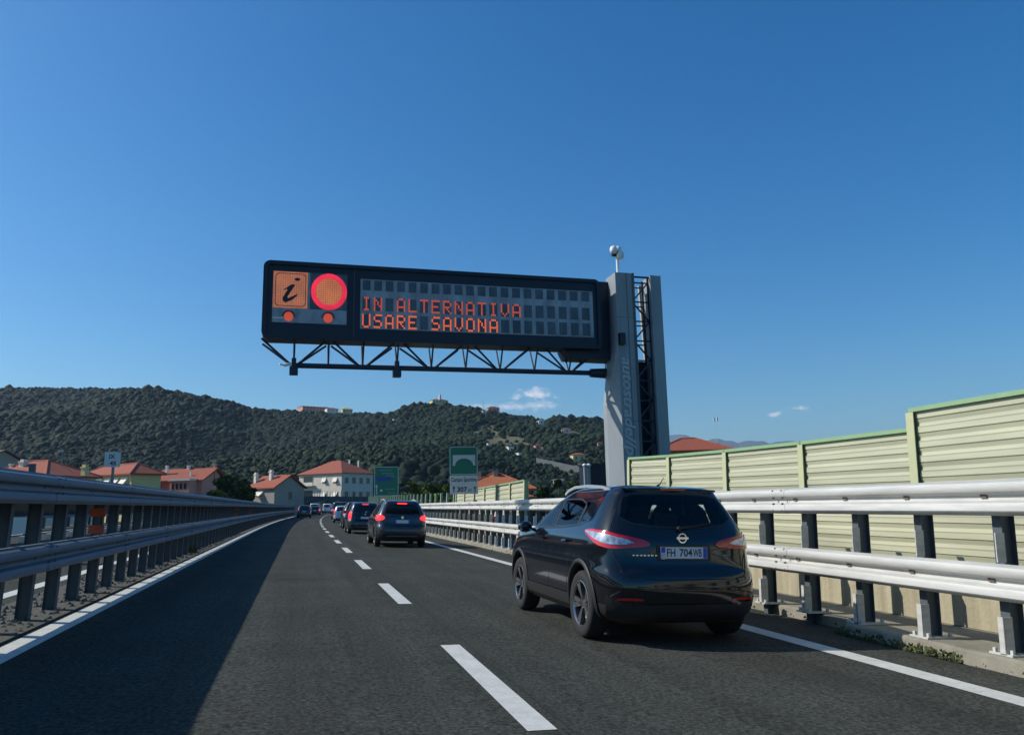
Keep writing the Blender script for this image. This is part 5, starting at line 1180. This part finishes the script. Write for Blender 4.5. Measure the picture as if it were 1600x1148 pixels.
# pines standing out on the skyline
rr = random.Random(21); cnt = 0
def leaf_cards(cen, spread, n, s, seed):
    g = np.random.default_rng(seed); d = g.normal(size=(n, 3)); d /= np.linalg.norm(d, axis=1)[:, None]; r = g.random(n)**.45; p = cen+d*r[:, None]*spread
    a = g.normal(size=(n, 3)); a /= np.linalg.norm(a, axis=1)[:, None]; c = np.cross(a, g.normal(size=(n, 3))); c /= np.linalg.norm(c, axis=1)[:, None]; sz = s*g.uniform(.5, 1.3, (n, 1))
    v = np.stack([p-a*sz, p+c*sz*.6, p+a*sz, p-c*sz*.6], 1).reshape(-1, 3); f = np.arange(4*n).reshape(-1, 4); return v, f, np.repeat(g.random(n), 4)
def tree(name, label, base, h, crown, clumpn, m, s, cat='tree', group=None, seed=1, n=220, low=.25, trunk_r=None):
    """trunk with limbs and a crown of leaf clumps of uneven size"""
    t = empty(name, label, cat, group, loc=base); q = random.Random(seed); b = MB(); tr = trunk_r or h*.025
    b.tube((0, 0, 0), (q.uniform(-.1, .1)*h*.3, q.uniform(-.1, .1)*h*.3, h*.6), tr, 8, tr*.5)
    V, F, T = [], [], []; nv = 0
    for k in range(clumpn):
        a = q.uniform(0, 2*PI); rr2 = q.random()**.6; zz = q.uniform(low, .92); wz = math.sin(PI*min(1, max(.12, (zz-low+.12)/(1.1-low))))**.6
        c = np.array([math.cos(a)*rr2*crown[0]*wz, math.sin(a)*rr2*crown[1]*wz, zz*h]); sp = np.array([q.uniform(.18, .34)]*3)*min(crown)*(1.25 if rr2 < .5 else 1); sp[2] *= .7
        v, f, tt_ = leaf_cards(c, sp, n, s, seed*100+k); V.append(v); F.append(f+nv); nv += len(v); T.append(np.clip(tt_*.5+q.uniform(0, .5), 0, 1))
        if k % 2 == 0: b.tube((0, 0, h*q.uniform(.2, .5)), c, tr*.4, 5, tr*.1)
    b.build('trunk', M_BARK, t); o = tri_mesh('crown', np.concatenate(V), np.concatenate(F), np.concatenate(T), m); o.parent = t; return t
M_BARK = mat('bark', (.09, .065, .045), .9, var=.3, vscale=4)
M_LDARK = leaf_mat('dark_leaves', (.012, .028, .010), (.03, .055, .016), (.06, .095, .025), 1.)
M_LMID = leaf_mat('mid_leaves', (.03, .055, .014), (.06, .095, .022), (.11, .15, .035), 1.)
M_LBRI = leaf_mat('bright_leaves', (.07, .12, .012), (.13, .20, .02), (.22, .30, .04), 1.)
M_LOLV = leaf_mat('olive_leaves', (.04, .055, .03), (.075, .09, .045), (.12, .13, .07), 1.)
def tree_px(name, label, x, ytop, Y, wpx, m, s=.25, base=GZ, clumpn=26, low=.25, seed=1, n=200, group=None, cat='tree'):
    q = at(x, ytop, Y); wd = wpx*Y/FPX/2*1.02; h = q.z-base
    return tree(name, label, (q.x, q.y, base), h/.98, (wd, wd), clumpn, m, s, cat, group, seed, n, low)
tree_px('broadleaf_tree', 'dark round tree between the pink house and the grey gabled house', 360, 739, 96, 66, M_LDARK, .24, seed=4, clumpn=46, low=.35, n=260)
tree_px('broadleaf_tree', 'lower dark tree against the left wall of the grey gabled house', 388, 752, 98, 34, M_LDARK, .24, seed=5, clumpn=24, low=.4)
tree_px('shrub', 'yellow green shrub in front of the dark round tree', 338, 762, 84, 44, M_LMID, .2, seed=6, clumpn=18, low=.5, cat='shrub')
tree_px('shrub', 'small dark shrub against the pink house', 298, 756, 90, 24, M_LDARK, .2, seed=7, clumpn=12, low=.5, cat='shrub')
for i, (x, y, Y, w_, m_, lb) in enumerate(((612, 752, 112, 60, M_LMID, 'mid green tree behind the direction sign'), (648, 748, 100, 60, M_LMID, 'mid green tree right of the direction sign'), (672, 752, 86, 46, M_LMID, 'mid green tree left of the bridge sign'),
      (695, 750, 62, 36, M_LBRI, 'bright yellow green tree beside the bridge sign'), (640, 764, 70, 60, M_LBRI, 'low bright green shrub behind the fence posts'), (676, 765, 58, 40, M_LBRI, 'low bright shrub just left of the bridge sign'),
      (720, 768, 56, 46, M_LMID, 'green shrub behind the plates of the bridge sign'), (848, 748, 62, 34, M_LDARK, 'dark tree right of the orange roofed house'), (872, 742, 66, 30, M_LDARK, 'slim dark tree in the gap before the equipment cabinet'), (893, 746, 60, 34, M_LDARK, 'dark tree left of the equipment cabinet'),
      (850, 775, 38, 60, M_LDARK, 'dark bush seen through the rails left of the black car'), (800, 792, 36, 50, M_LDARK, 'dark bush under the distant noise barrier end'), (905, 768, 36, 50, M_LDARK, 'dark bush behind the roof of the black car'), (1010, 700, 60, 26, M_LMID, 'green tree between the pylon and the red pyramid roof'))):
    tree_px('shrub' if 'shrub' in lb or 'bush' in lb else 'broadleaf_tree', lb, x, y, Y, w_, m_, .22 if Y > 50 else .14, seed=20+i, clumpn=22, low=.3, n=190, cat='shrub' if 'shrub' in lb or 'bush' in lb else 'tree')
# olive and garden trees in the valley floor, at the foot of the hill (one mass)
Nn = 2600; az = rng.uniform(az_of(-250), az_of(1400), Nn); r_ = rng.uniform(190, 330, Nn); X, Y = r_*np.sin(az), r_*np.cos(az); z_ = np.maximum(hill_z(az, r_), GZ); rad = rng.uniform(1.8, 3.6, Nn)
v1, f1, t1 = clumps(np.stack([X, Y, z_+rad*.7+1.0], 1), rad, np.clip(.45+.5*(vnoise(X/60, Y/60, 9)-.5)+rng.normal(0, .15, Nn), 0, 1), IV, IF, .95, .22)
tag(tri_mesh('valley_trees', v1, f1, t1, M_FOR), kind='stuff')

# ------------------------------------------------------------------ hill-top buildings
def on_hill(x, y):
    """first hit of the sight line with the hill"""
    d = ray(x, y); hz = math.hypot(d.x, d.y); a = math.atan2(d.x, d.y); rd_ = float(np.interp(a, AZ, RD))
    for r in np.arange(240, rd_+8, 3.):
        z = EYE+d.z/hz*r
        if z <= float(hill_z(np.array([a]), np.array([r]))[0])+3: break
    return r*math.sin(a), r*math.cos(a), EYE+d.z/hz*r, r/hz*math.sqrt(1)
def hill_house(label, x, y, wpx, hpx, wallm, roofm, rise=.35, name='house', cat=None, flat=False):
    X, Y, Z, _ = on_hill(x, y); k = math.hypot(X, Y)/FPX; W = wpx*k; H = hpx*k; t = empty(name, label, cat or 'house', 'houses scattered over the hill', loc=(X, Y, Z-2.5)); t.rotation_euler = (0, 0, -math.atan2(X, Y)+.35)
    D = max(W*.6, 5); b = MB(); b.box(-W/2, W/2, 0, D, -5, H+1); b.build('wall', wallm, t); h = H+1
    b = MB(); o = .5
    if flat: b.box(-W/2-.2, W/2+.2, -.2, D+.2, h, h+.4)
    else:
        s = min(W, D)/2; b.add([(-W/2-o, -o, h), (W/2+o, -o, h), (W/2+o, D+o, h), (-W/2-o, D+o, h), (-W/2+s, D/2, h+W*rise*.5), (W/2-s+.1, D/2, h+W*rise*.5)], [(0, 1, 5, 4), (1, 2, 5), (2, 3, 4, 5), (3, 0, 4), (3, 2, 1, 0)])
    b.build('roof', roofm, t)
    b = MB(); n = max(1, int(W/3)); t.location.z += .8
    for q in range(n):
        for zz in ([h-2.2] if H < 5 else [h-2.2, h-5]): b.box(-W/2+W*(q+.5)/n-.5, -W/2+W*(q+.5)/n+.5, -.06, -.01, zz, zz+1.3)
    b.build('windows', M_WIN, t); return t
for h_ in HH[:3]: hill_house(*h_)
ch = hill_house(*HH[3])
X, Y, Z, _ = on_hill(687, 633); b = MB(); hh = 6.5; b.box(-.9, .9, -.9, .9, 0, hh); o = b.build('tower', M_WRN, ch); o.location = (0, 1, 2)
b = MB(); b.add([(-1., -1., hh), (1., -1., hh), (1., 1., hh), (-1., 1., hh), (0, 0, hh+3)], [(0, 1, 4), (1, 2, 4), (2, 3, 4), (3, 0, 4), (3, 2, 1, 0)]); b.build('spire', M_WRN, o)
for h_ in HH[4:]: hill_house(*h_[:8], flat=(h_[5] is h_[6]))
# grey retaining wall with a pale arch
P0 = on_hill(838, 720); P1 = on_hill(905, 734)
b = MB(); a = Vector(P0[:3]); c = Vector(P1[:3]); zt0, zt1 = a.z+1.5, c.z+1.5
nn = Vector((c.y-a.y, -(c.x-a.x), 0)).normalized()*1.0
b.add([(a.x, a.y, a.z-3), (c.x, c.y, c.z-3), (c.x, c.y, zt1), (a.x, a.y, zt0)]+[(p.x-nn.x, p.y-nn.y, z) for p, z in ((a, a.z-3), (c, c.z-3), (c, zt1), (a, zt0))], [(0, 1, 2, 3), (5, 4, 7, 6), (3, 2, 6, 7), (1, 5, 6, 2), (4, 0, 3, 7), (4, 5, 1, 0)])
tag(b.build('retaining_wall', mat('pale_stone', (.30, .29, .25), .9, var=.2, vscale=.5)), 'long pale grey retaining wall low on the right slope', 'wall')
for lb, x, y, yt in (('thin mast on the left shoulder of the hill', 281, 618, 606), ('thin mast on the ridge right of the church', 755, 641, 624)):
    X, Y, Z, _ = on_hill(x, y); k = math.hypot(X, Y)/FPX; b = MB(); b.tube((0, 0, -3), (0, 0, (y-yt)*k), .22, 6, .1); o = b.build('radio_mast', M_SBACK); o.location = (X, Y, Z); tag(o, lb, 'radio mast')
# distant mountains
MT = [(500, 720), (900, 700), (1000, 682), (1042, 675), (1060, 674), (1085, 677), (1105, 681), (1150, 683), (1190, 685), (1230, 684), (1280, 689), (1400, 690), (1700, 680), (2200, 690)]
xs = np.arange(500, 2201, 10); vs = []
for r, k in ((5200, 0.), (6500, .6), (8000, 1.), (9500, .5)):
    for x in xs: a = az_of(float(x)); e = elev(float(x), interp(float(x), MT)+5+2*math.sin(x*.11)+1.5*math.sin(x*.37)); vs.append((r*math.sin(a), r*math.cos(a), -20+(EYE+e*8000+20)*k+(40*math.sin(x*.05+r) if 0 < k < 1 else 0)))
grid_mesh('mountains', np.array(vs), 4, len(xs), mat('mountain_far', (.06, .08, .07), .95, var=.2, vscale=.002))['kind'] = 'structure'
# ------------------------------------------------------------------ air
HAZE = 0.00008
b = MB(); b.box(-9500, 9800, -700, 10500, -24, 900); hz = b.build('haze', [], None); hz.data.materials.clear()
hm = bpy.data.materials.new('haze'); hm.use_nodes = True; t = hm.node_tree; t.nodes.clear(); o = t.nodes.new('ShaderNodeOutputMaterial'); pv = t.nodes.new('ShaderNodeVolumePrincipled')
pv.inputs['Color'].default_value = (.55, .75, 1.0, 1); pv.inputs['Density'].default_value = HAZE; pv.inputs['Anisotropy'].default_value = .2; t.links.new(pv.outputs[0], o.inputs['Volume']); hz.data.materials.append(hm); hz['kind'] = 'stuff'
